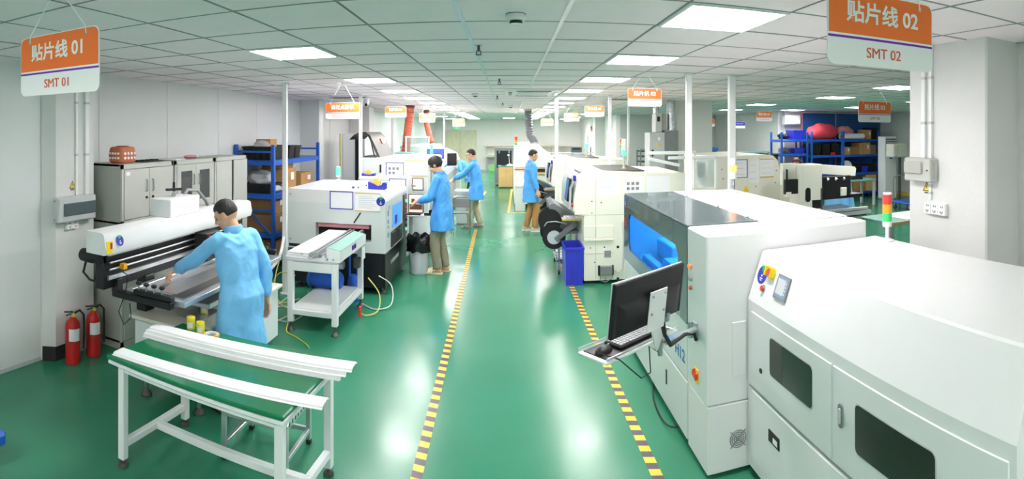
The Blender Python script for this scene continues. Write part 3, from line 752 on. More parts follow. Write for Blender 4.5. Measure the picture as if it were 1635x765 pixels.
# frame arms with clamp knobs
for y, lab in ((3.10, 'near'), (4.84, 'far')):
    a = MB().box(-2.74, -2.20, y-.03, y+.03, .855, .905, c=.006).box(-2.74, -2.68, y-.03, y+.03, .9, .99).build('frame_arm', 'black_metal', t)
    B(-2.54, -2.20, y-.02, y+.035, .908, .945, c=.006).build('clamp_bar', 'black', a)
    for k in range(4):
        x = -2.50+.07*k
        kb = MB().cyl((x, y, .945), (x, y, .985), .007, n=8).build('knob_stem', 'steel', a)
        MB().lathe((x, y, .98), [(0, 0), (.016, 0), (.022, .008), (.022, .018), (.01, .024), (0, .024)], 10).build('clamp_knob', 'black', kb)
f = MB(); z0, z1 = .868, .905
f.box(-2.68, -2.12, 3.14, 3.19, z0, z1, c=.004); f.box(-2.68, -2.12, 4.74, 4.79, z0, z1, c=.004); f.box(-2.68, -2.63, 3.19, 4.74, z0, z1, c=.004); f.box(-2.17, -2.12, 3.19, 4.74, z0, z1, c=.004)
s = f.build('stencil_frame', 'aluminium', t)
B(-2.63, -2.17, 3.19, 4.74, .872, .876).build('stencil_mesh', 'mid_grey', s)
B(-2.52, -2.34, 3.35, 4.55, .8765, .879).build('stencil_foil', 'aluminium', s)
B(-2.36, -2.24, 3.3, 4.6, .8765, .8785).build('paste_smear', 'foot_grey', s)
B(-2.66, -2.2, 3.6, 4.4, .72, .76, c=.006).build('print_table', 'aluminium', t)
B(-2.5, -2.36, 3.9, 4.1, .65, .72).build('table_lift', 'black_metal', t)
# motor box above the beam
bx = B(-2.92, -2.70, 3.78, 4.24, 1.36, 1.515, c=.006).build('drive_box', 'machine_white', t)
MB().cyl((-2.82, 4.0, 1.515), (-2.82, 4.0, 1.545), .022, n=12).cyl((-2.82, 4.0, 1.545), (-2.82, 4.0, 1.58), .012, n=10).build('hand_wheel_stem', 'steel', bx)
MB().bar((-2.86, 3.93, 1.58), (-2.78, 4.07, 1.58), .028, .022, ch=.006).bar((-2.78, 3.95, 1.58), (-2.86, 4.05, 1.58), .028, .022, ch=.006).cyl((-2.82, 4.0, 1.57), (-2.82, 4.0, 1.645), .012, n=8).build('hand_wheel', 'black', bx)
MB().tube([(-2.85, 4.2, 1.5), (-2.86, 4.28, 1.55), (-2.86, 4.45, 1.53), (-2.86, 4.6, 1.42), (-2.85, 4.66, 1.33)], .016, 8).build('cable_hose', 'mid_grey', bx)
B(-2.72, -2.7, 3.79, 4.26, 1.355, 1.362).build('gasket', 'red', bx)
logo_sticker((-2.648, 3.06, 1.29), (0, 1, 0), (-.3, 0, 1), .040, t)
B(-2.652, -2.644, 2.915, 2.975, 1.215, 1.30).build('warning_plate', 'yellow', t); B(-2.645, -2.641, 2.95, 2.97, 1.245, 1.29).build('warning_switch', 'red', t)
MB().tube([(-2.66, 3.1, 1.05), (-2.6, 3.1, 1.03), (-2.62, 3.09, .9), (-2.66, 3.06, .76), (-2.6, 3.05, .68), (-2.54, 3.06, .74), (-2.56, 3.07, .84)], .004, 6).build('dangling_cable', 'rubber', t)
t2 = B(-2.44, -2.22, 3.50, 3.80, .651, .656).single('steel_sheet', 'aluminium', 'thin grey metal sheet lying on the stencil printer deck', 'metal sheet')
def jar(x, y, z, label, open_=False, h=.085, r=.031):
    t = thing('paste_jar', label, 'jar', (x, y, z), 'yellow solder paste jars')
    MB().lathe((x, y, z), [(0, 0), (r*.92, 0), (r*.96, .004), (r*.96, h*.72), (0, h*.72)], 20).build('jar_body', 'yellow_pale', t)
    MB().lathe((x, y, z), [(0, h*.72), (r, h*.72), (r, h*.97), (r*.93, h), (0, h)] if not open_ else [(r*.8, h*.72), (r*.97, h*.72), (r*.97, h), (r*.85, h), (r*.85, h*.74)], 20).build('lid' if not open_ else 'rim', 'yellow_pale', t)
    n = 6; vs = [(x+r*.975*math.cos(a), y+r*.975*math.sin(a), z+q) for q in (h*.15, h*.6) for a in [math.radians(-110+16*k) for k in range(n)]]
    MB().add(vs, [(k, k+1, n+k+1, n+k) for k in range(n-1)]).build('paper_label', 'paper', t)
jar(-2.30, 3.68, .657, 'yellow paste jar standing on the stencil printer deck beside the worker')

# ---------------------------------------------------------------- work table
t = thing('work_table', 'white steel work table with green mat in the left foreground', 'table', (-1.66, 2.88, 0))
B(-2.27, -1.05, 2.49, 3.25, .645, .672, c=.008).build('table_top', 'white_paint', t)
B(-2.275, -1.045, 2.485, 3.255, .672, .70, c=.007).build('green_mat', 'green_mat', t, 'glossy green rubber mat')
L = .024
for x in (-2.20, -1.10):
    for y in (2.56, 3.19):
        lg = B(x-L, x+L, y-L, y+L, .05, .645, c=.004).build('leg', 'white_paint', t)
        MB().cyl((x, y, .03), (x, y, .06), .009, n=8).lathe((x, y, 0), [(0, 0), (.032, 0), (.034, .012), (.026, .03), (0, .034)], 14).build('leveling_foot', 'foot_grey', lg)
    B(x-L*.85, x+L*.85, 2.584, 3.166, .12, .165, c=.003).build('side_rail', 'white_paint', t)
    B(x-L*.85, x+L*.85, 2.584, 3.166, .60, .645, c=.003).build('top_rail', 'white_paint', t)
for y in (2.56, 3.19): B(-2.176, -1.124, y-.02, y+.02, .60, .645, c=.003).build('top_rail', 'white_paint', t)
B(-2.18, -1.12, 2.86, 2.905, .12, .165, c=.003).build('center_rail', 'white_paint', t)
t.rotation_euler = (0, 0, math.radians(-4))
def profile_bar(x0, x1, y0, y1, z0, h, label, rz=0.):
    b = MB()
    sec = [(y0, z0), (y0+.018, z0+h*.1), (y0+.020, z0+h*.6), (y0+.028, z0+h*.8), (y1-.028, z0+h*.8), (y1-.020, z0+h*.6), (y1-.018, z0+h*.1), (y1, z0), (y1, z0+.003), (y1-.013, z0+h*.3), (y1-.015, z0+h*.85), (y1-.024, z0+h), (y0+.024, z0+h), (y0+.015, z0+h*.85), (y0+.013, z0+h*.3), (y0, z0+.003)]
    b.prism(sec, 'x', x0, x1)
    o = b.single('aluminium_profile', 'sign_white', label, 'profile bar', 'long white aluminium profile bars', angle=.3)
    o.rotation_euler = (0, 0, rz)
profile_bar(-2.27, -.92, 2.56, 2.685, .701, .015, 'single long white profile bar along the front edge of the green table', .02)
profile_bar(-2.31, -.93, 2.905, 3.045, .701, .022, 'bottom bar of the stack of white profiles on the green table')
profile_bar(-2.30, -.90, 2.912, 3.052, .7235, .022, 'middle bar of the stack of white profiles on the green table')
profile_bar(-2.28, -.87, 2.93, 3.06, .746, .018, 'topmost bar of the stack of white profiles on the green table')
jar(-2.13, 3.23, .70, 'yellow lidded jar at the back left of the green table')
jar(-2.03, 3.20, .70, 'open yellow jar between the lidded jar and the tape roll', True, .075, .030)
t = thing('tape_roll', 'roll of yellow masking tape lying on the green table', 'tape roll', (-1.93, 3.18, .70))
MB().lathe((-1.93, 3.18, .70), [(.04, 0), (.055, 0), (.055, .018), (.04, .018), (.04, 0)], 26).build('tape', 'tape_tan', t)
MB().lathe((-1.93, 3.18, .70), [(.036, .0), (.040, 0), (.040, .019), (.036, .019), (.036, 0)], 26).build('core', 'paper', t)
# step stool
t = thing('step_stool', 'low aluminium step stool with slatted top behind the green table', 'stool', (-1.53, 3.2, 0))
xs0, xs1, ys0, ys1, zt = -1.76, -1.30, 3.02, 3.44, .33
for x in (xs0+.015, xs1-.015):
    for y in (ys0+.015, ys1-.015):
        lg = B(x-.015, x+.015, y-.015, y+.015, .03, zt-.012, c=.003).build('leg', 'aluminium', t)
        B(x-.017, x+.017, y-.017, y+.017, 0, .03, c=.004).build('rubber_foot', 'rubber', lg)
    B(x-.012, x+.012, ys0+.03, ys1-.03, .08, .11, c=.003).build('lower_rail', 'aluminium', t)
    B(x-.012, x+.012, ys0+.03, ys1-.03, zt-.05, zt-.012, c=.003).build('upper_rail', 'aluminium', t)
for y in (ys0+.015, ys1-.015): B(xs0+.03, xs1-.03, y-.012, y+.012, zt-.05, zt-.012, c=.003).build('upper_rail', 'aluminium', t)
B(xs0+.03, xs1-.03, ys1-.027, ys1-.003, .08, .11, c=.003).build('lower_rail', 'aluminium', t)
for k in range(9):
    y = ys0+.005+k*.0465
    sl = B(xs0, xs1, y, y+.036, zt-.012, zt, c=.004).build('slat', 'aluminium', t)
    if k < 8: B(xs1-.02, xs1-.001, y+.036, y+.0465, zt-.035, zt-.006).build('spacer', 'rubber', sl)
# blue corner at the left edge
t = thing('platform_truck', 'bright blue corner of a low platform truck at the left picture edge', 'trolley', (-2.95, 1.75, 0))
B(-3.25, -2.66, 1.2, 2.03, .17, .26, c=.02).build('deck', 'blue_rack', t)
for x in (-3.17, -2.74):
    for y in (1.3, 1.92):
        MB().lathe((x, y, .06), [(0, -.016), (.05, -.016), (.06, -.01), (.06, .01), (.05, .016), (0, .016)], 16, 'x').build('wheel', 'rubber', t)
        B(x-.025, x+.025, y-.02, y+.02, .06, .15).build('caster_fork', 'steel', t)
# ================================================================ LEFT MIDDLE AND FAR
def leveling(x, y, z, root, r=.05):
    f = MB().cyl((x, y, .03), (x, y, z), .014, n=8).build('leveling_foot', 'steel', root)
    MB().lathe((x, y, 0), [(0, 0), (r, 0), (r, .012), (r*.45, .04), (0, .045)], 14).build('foot_pad', 'foot_grey', f)
def carton(x0, x1, y0, y1, z0, z1, label, m='carton', group='cardboard cartons on the racks', tape_axis='x', stick=None):
    t = thing('carton', label, 'carton', ((x0+x1)/2, (y0+y1)/2, z0), group)
    B(x0, x1, y0, y1, z0, z1, c=.006).build('box', m, t)
    if tape_axis == 'x': B(x0-.001, x1+.001, (y0+y1)/2-.025, (y0+y1)/2+.025, z1-.002, z1+.0015).build('packing_tape', 'tape_tan', t)
    else: B((x0+x1)/2-.025, (x0+x1)/2+.025, y0-.001, y1+.001, z1-.002, z1+.0015).build('packing_tape', 'tape_tan', t)
    if stick == 'x': B(x1, x1+.002, y0+(y1-y0)*.55, y0+(y1-y0)*.8, z0+(z1-z0)*.45, z0+(z1-z0)*.8).build('shipping_label', 'paper', t)
    if stick == 'y': B(x0+(x1-x0)*.55, x0+(x1-x0)*.8, y0-.002, y0, z0+(z1-z0)*.45, z0+(z1-z0)*.8).build('shipping_label', 'paper', t)
    return t
def bin_box(x0, x1, y0, y1, z0, z1, m, label, cat='bin', group=None, rim=.02):
    t = thing('storage_bin', label, cat, ((x0+x1)/2, (y0+y1)/2, z0), group)
    dx, dy = (x1-x0)*.04, (y1-y0)*.04; w = .012; b = MB()
    def ring(k, zz, inn=0.): return [(x0+dx*(1-k)+inn, y0+dy*(1-k)+inn, zz), (x1-dx*(1-k)-inn, y0+dy*(1-k)+inn, zz), (x1-dx*(1-k)-inn, y1-dy*(1-k)-inn, zz), (x0+dx*(1-k)+inn, y1-dy*(1-k)-inn, zz)]
    b.rings([ring(0, z0), ring(1, z1), ring(1, z1, w), ring(0, z0+.015, w)]); b.build('tub', m, t)
    r = MB(); q = .012
    r.box(x0-q, x1+q, y0-q, y0+.004, z1-rim-.01, z1-.004).box(x0-q, x1+q, y1-.004, y1+q, z1-rim-.01, z1-.004).box(x0-q, x0+.004, y0, y1, z1-rim-.01, z1-.004).box(x1-.004, x1+q, y0, y1, z1-rim-.01, z1-.004)
    r.build('rim', m, t)
    for k in range(1, 5):
        xx = x0+(x1-x0)*k/5; B(xx-.006, xx+.006, y0-.004, y0+dy, z0+.02, z1-rim-.01).build('rib', m, t)
    return t
def clump(c, rx, ry, rz, m, name, label, cat, seed, group=None, n=22, mm=12, amp=.35):
    from mathutils import noise as N
    b = MB(); b.ball(c, 1, 1, 1, n, mm); C = Vector(c); out = []
    for p in b.v:
        d = (Vector(p)-C); k = 1+amp*N.noise(d*2.2+Vector((seed, 0, 0)))+amp*.5*N.noise(d*5+Vector((0, seed, 0)))
        q = C+Vector((d.x*rx, d.y*ry, d.z*rz))*k
        out.append((q.x, q.y, max(q.z, c[2]-rz*.8)))
    b.v = out
    return b.single(name, m, label, cat, group, angle=1.2)
def rack(x0, x1, y0, y1, ztop, levels, label, depth_axis='x', braces=True):
    t = thing('storage_rack', label, 'rack', ((x0+x1)/2, (y0+y1)/2, 0), 'blue steel storage racks')
    for x in (x0, x1):
        for y in (y0, y1): B(x-.025, x+.025, y-.03, y+.03, 0, ztop, c=.004).build('post', 'blue_rack', t)
    for z in levels:
        B(x0-.02, x1+.02, y0, y1, z-.02, z, c=.003).build('shelf', 'blue_rack' if z < ztop else 'blue_rack', t)
        for x in (x0, x1): B(x-.02, x+.02, y0+.03, y1-.03, z-.075, z-.02, c=.003).build('beam', 'blue_rack', t)
        for y in (y0, y1): B(x0+.02, x1-.02, y-.02, y+.02, z-.07, z-.02, c=.003).build('beam', 'blue_rack', t)
    if braces:
        if depth_axis == 'x':
            for y in (y0, y1):
                MB().bar((x0, y, levels[1]-.06), (x1, y, levels[2]-.05), .03, .02).build('brace', 'blue_rack', t)
                MB().bar((x0, y, levels[2]-.06-.02), (x1, y, levels[-1]+.02), .03, .02).build('brace', 'blue_rack', t)
                for z in (ztop-.11, (levels[1]+levels[2])/2+.05): MB().bar((x0, y, z), (x1, y, z), .02, .03).build('crossbar', 'blue_rack', t)
    return t
rack(-4.05, -3.42, 7.42, 9.37, 1.90, [1.66, 1.15, .56, .18], 'blue steel rack of cartons and bins against the left wall')
G = 'black plastic bins on the left blue rack'
bin_box(-3.98, -3.5, 7.5, 7.98, 1.66, 1.87, 'black', 'long black plastic bin at the near end of the top rack shelf', group=G)
bin_box(-3.9, -3.45, 8.12, 8.34, 1.66, 1.87, 'black', 'first of the two narrow black bins in the middle of the top rack shelf', group=G)
bin_box(-3.9, -3.45, 8.38, 8.60, 1.66, 1.87, 'black', 'second of the two narrow black bins in the middle of the top rack shelf', group=G)
carton(-3.85, -3.6, 7.7, 7.95, 1.69, 1.98, 'open brown carton standing in the long black bin on the top shelf')
clump((-3.72, 7.62, 1.88), .13, .1, .08, 'bag_clear', 'plastic_bag', 'crumpled clear plastic bag on the long black bin', 'plastic bag', 3)
carton(-3.9, -3.47, 7.95, 8.45, 1.15, 1.50, 'tall brown carton in the middle of the second rack shelf', stick='x')
carton(-3.88, -3.5, 7.97, 8.4, 1.503, 1.60, 'flat brown carton on top of the tall second shelf carton')
carton(-3.9, -3.46, 8.65, 9.2, 1.15, 1.38, 'low brown carton at the far end of the second rack shelf', stick='x')
bin_box(-3.98, -3.5, 7.48, 7.9, 1.15, 1.30, 'black', 'shallow black bin at the near end of the second rack shelf', group=G)
clump((-3.75, 7.66, 1.36), .2, .16, .13, 'bag_clear', 'plastic_bag', 'large clear plastic bag spilling from the shallow black bin', 'plastic bag', 5)
clump((-3.5, 7.72, 1.21), .07, .13, .055, 'bag_clear', 'plastic_bag', 'small clear plastic bag beside the tall brown carton', 'plastic bag', 9)
for k, (zz, lab) in enumerate(((.56, 'bottom'), (.83, 'top'))):
    carton(-3.98, -3.46, 7.5, 7.98, zz+.002, zz+.262, f'{lab} one of the two near brown cartons on the third rack shelf', 'carton_dark', stick='x')
    carton(-3.98, -3.46, 8.02, 8.5, zz+.002, zz+.242, f'{lab} one of the two far brown cartons on the third rack shelf', stick='x')
carton(-3.98, -3.46, 7.62, 8.1, .18, .42, 'brown carton on the lowest rack shelf near the stencil printer', stick='x')
clump((-3.72, 8.4, .3), .2, .2, .11, 'bag_clear', 'plastic_bag', 'clear plastic bag on the lowest rack shelf', 'plastic bag', 12)

def light_tower(x, y, z, segs, r, stem, label, stem_m='steel'):
    t = thing('light_tower', label, 'signal light', (x, y, z), 'machine signal light towers')
    MB().lathe((x, y, z), [(0, 0), (r*1.5, 0), (r*1.5, .008), (r*.6, .02), (r*.45, .03), (0, .03)], 16).build('base_flange', 'lens_clear' if stem_m != 'brass' else 'tape_tan', t)
    MB().cyl((x, y, z+.02), (x, y, z+stem), r*.42, n=12).build('stem', stem_m if stem_m != 'brass' else 'light_grey', t)
    zz = z+stem
    for m, h in segs:
        MB().lathe((x, y, zz), [(0, 0), (r*.97, 0), (r, .003), (r, h-.003), (r*.97, h), (0, h)], 20).build('lamp_segment' if 'lens_clear' not in m else 'housing', m, t); zz += h
    MB().lathe((x, y, zz), [(0, 0), (r, 0), (r*.9, .012), (0, .014)], 20).build('cap', 'lens_clear', t)
    return t

# ---------------------------------------------------------------- dispensing machine
def sheet(o, ux, uy, w, h, root, border=None, lines=6, m='paper', photos=0):
    o = Vector(o); ux = Vector(ux); uy = Vector(uy); n = ux.cross(uy)
    s = plate(rrect(w, h, .003, 1), o, ux, uy, .0015).build('notice_sheet', m, root)
    q = o+n*.0015
    if border:
        b = MB(); t_ = .012
        for x0, x1, y0, y1 in ((-w/2, w/2, h/2-t_, h/2), (-w/2, w/2, -h/2, -h/2+t_), (-w/2, -w/2+t_, -h/2, h/2), (w/2-t_, w/2, -h/2, h/2)):
            pl = plate([(x0, y0), (x1, y0), (x1, y1), (x0, y1)], q, ux, uy, .002); b.add(pl.v, pl.f)
        b.build('sheet_border', border, s)
    for k in range(lines):
        yy = h*.3-k*h*.6/max(1, lines-1)
        plate([(-w*.36, yy-.003), (w*(.2+.16*((k*7) % 3)/2), yy-.003), (w*(.2+.16*((k*7) % 3)/2), yy+.003), (-w*.36, yy+.003)], q, ux, uy, .0008).build('print_line', 'paper_line', s)
    for k in range(photos):
        cx, cy = -w*.28+(k % 3)*w*.22, h*.12-(k//3)*h*.28
        plate([(cx-w*.07, cy-h*.08), (cx+w*.07, cy-h*.08), (cx+w*.07, cy+h*.08), (cx-w*.07, cy+h*.08)], q, ux, uy, .001).build('print_photo', 'mid_grey', s)
    return s
t = thing('dispensing_machine', 'white automatic gluing machine with black base behind the small conveyor', 'machine', (-2.2, 7.5, 0))
x0, x1, y0, y1 = -2.90, -1.56, 6.76, 8.24
B(x0, x1, 6.95, y1, .54, 1.16).build('inner_body', 'machine_side', t)
# near face built around the board slot
for a in ((x0, x1, .90, 1.16, 0), (x0, -2.50, .54, .90, 1), (-1.74, x1, .54, .90, 1), (-2.50, -1.74, .54, .68, 1)):
    B(a[0], a[1], y0, 6.95, a[2], a[3]).build('front_panel', 'machine_side', t)
B(-2.50, -1.74, 6.90, 6.951, .68, .90).build('slot_back', 'black', t)
B(-2.48, -1.78, 6.80, 6.9, .84, .89).build('slot_rollers', 'pink_cloth', t)
# top with rounded front edge towards the aisle
MB().prism([(x0, 1.16), (x1, 1.16), (x1, 1.22), (x1-.02, 1.27), (x1-.06, 1.31), (x1-.11, 1.325), (x0, 1.335)], 'y', y0, y1).build('top_cover', 'machine_white', t)
B(x1-.02, x1+.004, 6.78, 8.22, .54, 1.2).build('side_panel', 'machine_side', t)
B(x0+.03, x1-.01, y0+.03, y1-.03, .09, .54).build('base', 'black', t)
B(x1-.03, x1, y0+.02, y1-.02, .08, .53, c=.006).build('base_panel', 'black_metal', t)
for k in range(9): B(x1, x1+.0015, 7.12+.055*k+(.03 if k else 0), 7.155+.055*k+(.03 if k else 0), .33, .38).build('letter_mark', 'light_grey', t)
for x in (x0+.12, x1-.06):
    for y in (6.9, 8.1): leveling(x, y, .1, t, .055)
w = B(x1+.004, x1+.010, 7.16, 7.78, .78, 1.12, c=.003).build('window_frame', 'light_grey', t)
B(x1+.010, x1+.014, 7.19, 7.75, .80, 1.10).build('window_pane', 'blue_glow', w)
B(x1+.012, x1+.018, 7.3, 7.45, .83, .95).build('window_fixture', 'blue_plastic', w)
B(x1+.004, x1+.012, 7.08, 7.85, .55, .76, c=.003).build('lower_window', 'glass_smoke', t)
MB().tube([(x1+.01, 7.44, .735), (x1+.05, 7.44, .735), (x1+.05, 7.62, .735), (x1+.01, 7.62, .735)], .012, 6).build('handle', 'black', t)
p = B(x1+.004, x1+.025, 7.92, 8.14, .55, 1.16, c=.006).build('control_panel', 'foot_grey', t)
for k, (m, zz) in enumerate((('led_green', 1.06), ('red', .96), ('red', .86), ('black', .78), ('black', .70), ('led_green', .64))):
    MB().cyl((x1+.025, 8.03, zz), (x1+.045, 8.03, zz), .022, n=12).build('push_button', m, p)
for zz, h in ((1.0, .07), (.90, .05), (.84, .03), (.72, .06)): B(x1+.0045, x1+.006, 6.90, 6.95, zz, zz+h).build('side_print', 'blue_print', t)
MB().cyl((x1+.002, 6.98, 1.1), (x1+.006, 6.98, 1.1), .03, n=14).build('round_print', 'pink_cloth', t)
sheet((-2.14, y0-.001, 1.205), X_, Z_, .32, .235, t, 'blue_logo', 0)
s = sheet((-1.79, y0-.001, 1.19), X_, Z_, .33, .235, t, None, 7)
B(-1.96, -1.62, y0-.004, y0-.001, 1.298, 1.31).build('sheet_rail', 'tape_tan', s); B(-1.96, -1.62, y0-.004, y0-.001, 1.072, 1.084).build('sheet_rail', 'tape_tan', s)
MB().bar((-1.97, y0-.012, .92), (-1.88, y0-.012, 1.055), .014, .014).build('door_handle', 'black', t)
logo_sticker((-1.615, y0-.001, 1.205), X_, Z_, .058, t)
B(-2.88, -2.72, y0-.002, y0+.01, .56, .60).build('vent_slot', 'black', t)
for zz in (1.26, .66): MB().cyl((-2.86, y0, zz), (-2.86, y0-.015, zz), .012, n=8).build('screw', 'steel', t)
light_tower(-2.62, 8.1, 1.334, [('lens_clear', .03), ('led_green', .13)], .035, .05, 'green lit signal lamp on the white gluing machine')
# things on top of it
t = thing('tape_dispenser', 'bright blue desk tape dispenser with roll on top of the gluing machine', 'tape dispenser', (-1.75, 7.1, 1.33))
MB().prism([(-1.86, 1.331), (-1.62, 1.331), (-1.62, 1.42), (-1.66, 1.42), (-1.68, 1.385), (-1.73, 1.37), (-1.78, 1.40), (-1.86, 1.43)], 'y', 7.05, 7.16).build('body', 'blue_logo', t)
MB().lathe((-1.755, 7.105, 1.415), [(.025, -.03), (.06, -.03), (.06, .03), (.025, .03), (.025, -.03)], 18, 'y').build('tape_roll', 'tape_tan', t)
B(-1.622, -1.612, 7.06, 7.15, 1.40, 1.425).build('cutter', 'steel', t)
for k, (x, y, l) in enumerate(((-2.05, 7.0, 'blue round cap lying left of the blue tape dispenser'), (-1.95, 7.3, 'tiny blue clip behind the blue tape dispenser'), (-1.98, 7.0, 'small blue cap between the round cap and the tape dispenser'))):
    t = thing('pen_cap', l, 'cap', (x, y, 1.333))
    MB().ball((x, y, 1.352), .022 if k == 0 else .014, None, .018 if k == 0 else .012, 10, 6).build('cap', 'blue_plastic', t); MB().cyl((x+.01, y, 1.345), (x+.05, y+.01, 1.341), .007, n=6).build('stem', 'lens_clear', t)
# operator monitor on its arm
def monitor(x, y, z, w, h, label, m='screen_warm', boxes=True, ux=X_, base=None):
    t = thing('monitor', label, 'monitor', (x, y, z))
    ux = Vector(ux); n = ux.cross(Vector(Z_)); c = Vector((x, y, z))
    MB().obox(c+Vector((0, 0, h/2))-n*.015, ux, n, Z_, w/2, .015, h/2, .006).build('casing', 'black', t)
    scr = plate(moved(rrect(w-.024, h-.03, .002, 1), 0, 0), c+Vector((0, 0, h/2+.003)), ux, Z_, .002).build('screen', m, t)
    if boxes:
        q = c+n*.002+Vector((0, 0, h/2))
        plate([(-w*.3, h*.05), (-w*.08, h*.05), (-w*.08, h*.26), (-w*.3, h*.26)], q, ux, Z_, .001).build('screen_image', 'screen_brown', scr)
        plate([(-w*.42, -h*.3), (w*.42, -h*.3), (w*.42, -h*.02), (-w*.42, -h*.02)], q, ux, Z_, .001).build('screen_image', 'screen_brown', scr)
    if base: MB().tube([c-n*.03+Vector((0, 0, h*.4)), c-n*.08+Vector((0, 0, h*.3)), Vector(base)], .018, 8).build('arm', 'steel', t)
    return t
monitor(-1.43, 8.32, .83, .235, .3, 'lit monitor with pale screen beside the standing man in sandals', base=(-1.55, 8.44, .75))
t = thing('monitor_stand', 'grey keyboard shelf and post under the monitor by the waste bin', 'stand', (-1.5, 8.5, 0))
B(-1.56, -1.50, 8.42, 8.48, 0, .80, c=.005).build('post', 'light_grey', t); B(-1.6, -1.26, 8.28, 8.56, .78, .80, c=.004).build('shelf', 'light_grey', t); MB().cyl((-1.2, 8.3, .86), (-1.16, 8.36, .86), .035, n=12).build('camera_knob', 'black', t); B(-1.3, -1.17, 8.31, 8.35, .80, .84).build('bracket', 'black', t)
B(-1.58, -1.36, 8.34, 8.5, .801, .82, c=.004).single('keyboard', 'black', 'black keyboard on the grey shelf below the lit monitor', 'keyboard')
# waste bin with black bag
t = thing('waste_bin', 'light grey waste bin lined with a black bag beside the gluing machine', 'bin', (-1.33, 8.02, 0))
MB().lathe((-1.33, 8.02, 0), [(0, 0), (.135, 0), (.14, .02), (.165, .46), (.155, .46), (.13, .02), (0, .02)], 24).build('bucket', 'light_grey', t)
b = MB(); R = []
for z, r, k in ((.33, .178, .05), (.40, .186, .05), (.47, .185, .03), (.54, .178, .05), (.555, .165, .06), (.50, .14, .03), (.42, .12, .03)):
    R.append([(-1.33+(r+k*.25*math.sin(5*a+z*30))*math.cos(a), 8.02+(r+k*.25*math.sin(5*a+z*30))*math.sin(a), z+.02*math.sin(7*a)) for a in [2*PI*q/40 for q in range(40)]])
b.rings(R); b.build('bag', 'black_bag', t)

# ---------------------------------------------------------------- small conveyor in front
t = thing('board_conveyor', 'small white board conveyor with open frame before the gluing machine', 'conveyor', (-2.0, 5.9, 0))
cx0, cx1, cy0, cy1 = -2.27, -1.72, 5.28, 6.38
for x in (cx0+.03, cx1-.03):
    for y in (cy0+.03, cy1-.1):
        lg = B(x-.03, x+.03, y-.03, y+.03, .10, .74, c=.004).build('leg', 'white_paint', t)
        f = MB().cyl((x, y, .03), (x, y, .11), .012, n=8).lathe((x, y, 0), [(0, 0), (.042, 0), (.042, .01), (.018, .04), (0, .042)], 14).build('leveling_foot', 'foot_grey', lg)
    B(x-.025, x+.025, cy0+.06, cy1-.13, .18, .23, c=.003).build('lower_rail', 'white_paint', t)
for y in (cy0+.03, cy1-.1):
    B(cx0+.06, cx1-.06, y-.025, y+.025, .18, .23, c=.003).build('lower_rail', 'white_paint', t)
    B(cx0+.06, cx1-.06, y-.025, y+.025, .64, .74, c=.003).build('upper_rail', 'white_paint', t)
B(cx0+.05, cx1-.05, cy0+.05, cy1-.12, .23, .24).build('lower_shelf', 'white_paint', t)
B(cx0-.01, cx1+.01, cy0, cy1-.05, .74, .765, c=.004).build('deck', 'light_grey', t)
for x, w in ((-2.02, .03), (-1.97, .02), (-1.86, .03)): B(x, x+w, cy0+.02, 6.72, .80, .845, c=.004).build('rail', 'aluminium', t)
for y in (5.45, 5.85, 6.25):
    for x in (-2.0, -1.9): MB().cyl((x, y, .765), (x, y, .80), .015, n=8).build('rail_support', 'steel', t)
for k in range(3): MB().cyl((-2.12+.1*k, 5.33, .79), (-2.12+.1*k, 5.33, .82), .018, n=10).build('roller', 'steel', t)
h = MB().prism([(-1.83, .76), (-1.69, .76), (-1.69, .87), (-1.83, .90)], 'y', 5.28, 6.3).build('control_housing', 'white_paint', t)
MB().prism([(-1.83, .902), (-1.69, .872), (-1.69, .876), (-1.83, .906)], 'y', 5.29, 6.29).build('housing_lid', 'teal', h)
B(-1.691, -1.683, 5.72, 5.86, .80, .85).build('switch_plate', 'blue_logo', h); MB().cyl((-1.684, 5.76, .825), (-1.676, 5.76, .825), .014, n=10).build('switch', 'red', h); MB().cyl((-1.684, 5.82, .825), (-1.676, 5.82, .825), .014, n=10).build('switch', 'black', h)
B(-1.69, -1.68, 6.1, 6.24, .60, .74, c=.004).build('socket_box', 'white_paint', t); B(-1.79, -1.72, 6.12, 6.2, .5, .62, c=.005).build('sensor_box', 'foot_grey', t)
for x in (-1.82, -1.76): MB().cyl((x, 5.279, .79), (x, 5.272, .79), .009, n=8).build('screw', 'steel', h)
# white boards lying on it
for k in range(3):
    B(-2.30+.006*k, -2.05+.004*k, 5.30+.01*k, 6.66+.01*k, .767+.022*k, .786+.022*k, c=.003).single('white_board', 'sign_white', ['lowest white board of the pile on the small conveyor', 'middle white board of the pile on the small conveyor', 'topmost white board of the pile on the small conveyor'][k], 'board', 'white boards on the small conveyor')
# air tank, jack, hoses
t = thing('air_compressor', 'blue air tank with silver motor on the floor under the conveyor', 'compressor', (-2.15, 6.0, 0))
MB().lathe((-2.15, 6.15, .33), [(0, -.22), (.08, -.21), (.11, -.17), (.11, .17), (.08, .21), (0, .22)], 20, 'x').build('tank', 'blue_tank', t)
MB().lathe((-2.02, 6.15, .52), [(0, -.1), (.06, -.1), (.065, -.02), (.05, .1), (0, .1)], 14, 'x').build('motor', 'aluminium', t)
B(-2.2, -2.08, 6.08, 6.22, .45, .56, c=.01).build('pump_head', 'blue_tank', t)
for x in (-2.27, -2.03): B(x-.02, x+.02, 6.05, 6.25, .241, .27).build('foot', 'black', t)
MB().tube([(-2.3, 6.1, .45), (-2.25, 6.05, .6), (-2.1, 6.05, .64), (-1.98, 6.05, .6)], .01, 6).build('pipe', 'cord_yellow', t)
t = thing('floor_jack', 'blue upright pump with loop handle behind the conveyor leg', 'pump', (-1.9, 6.3, 0))
MB().lathe((-1.90, 6.5, 0), [(0, .0), (.08, 0), (.08, .05), (.07, .26), (.05, .32), (0, .33)], 16).build('body', 'blue_tank', t)
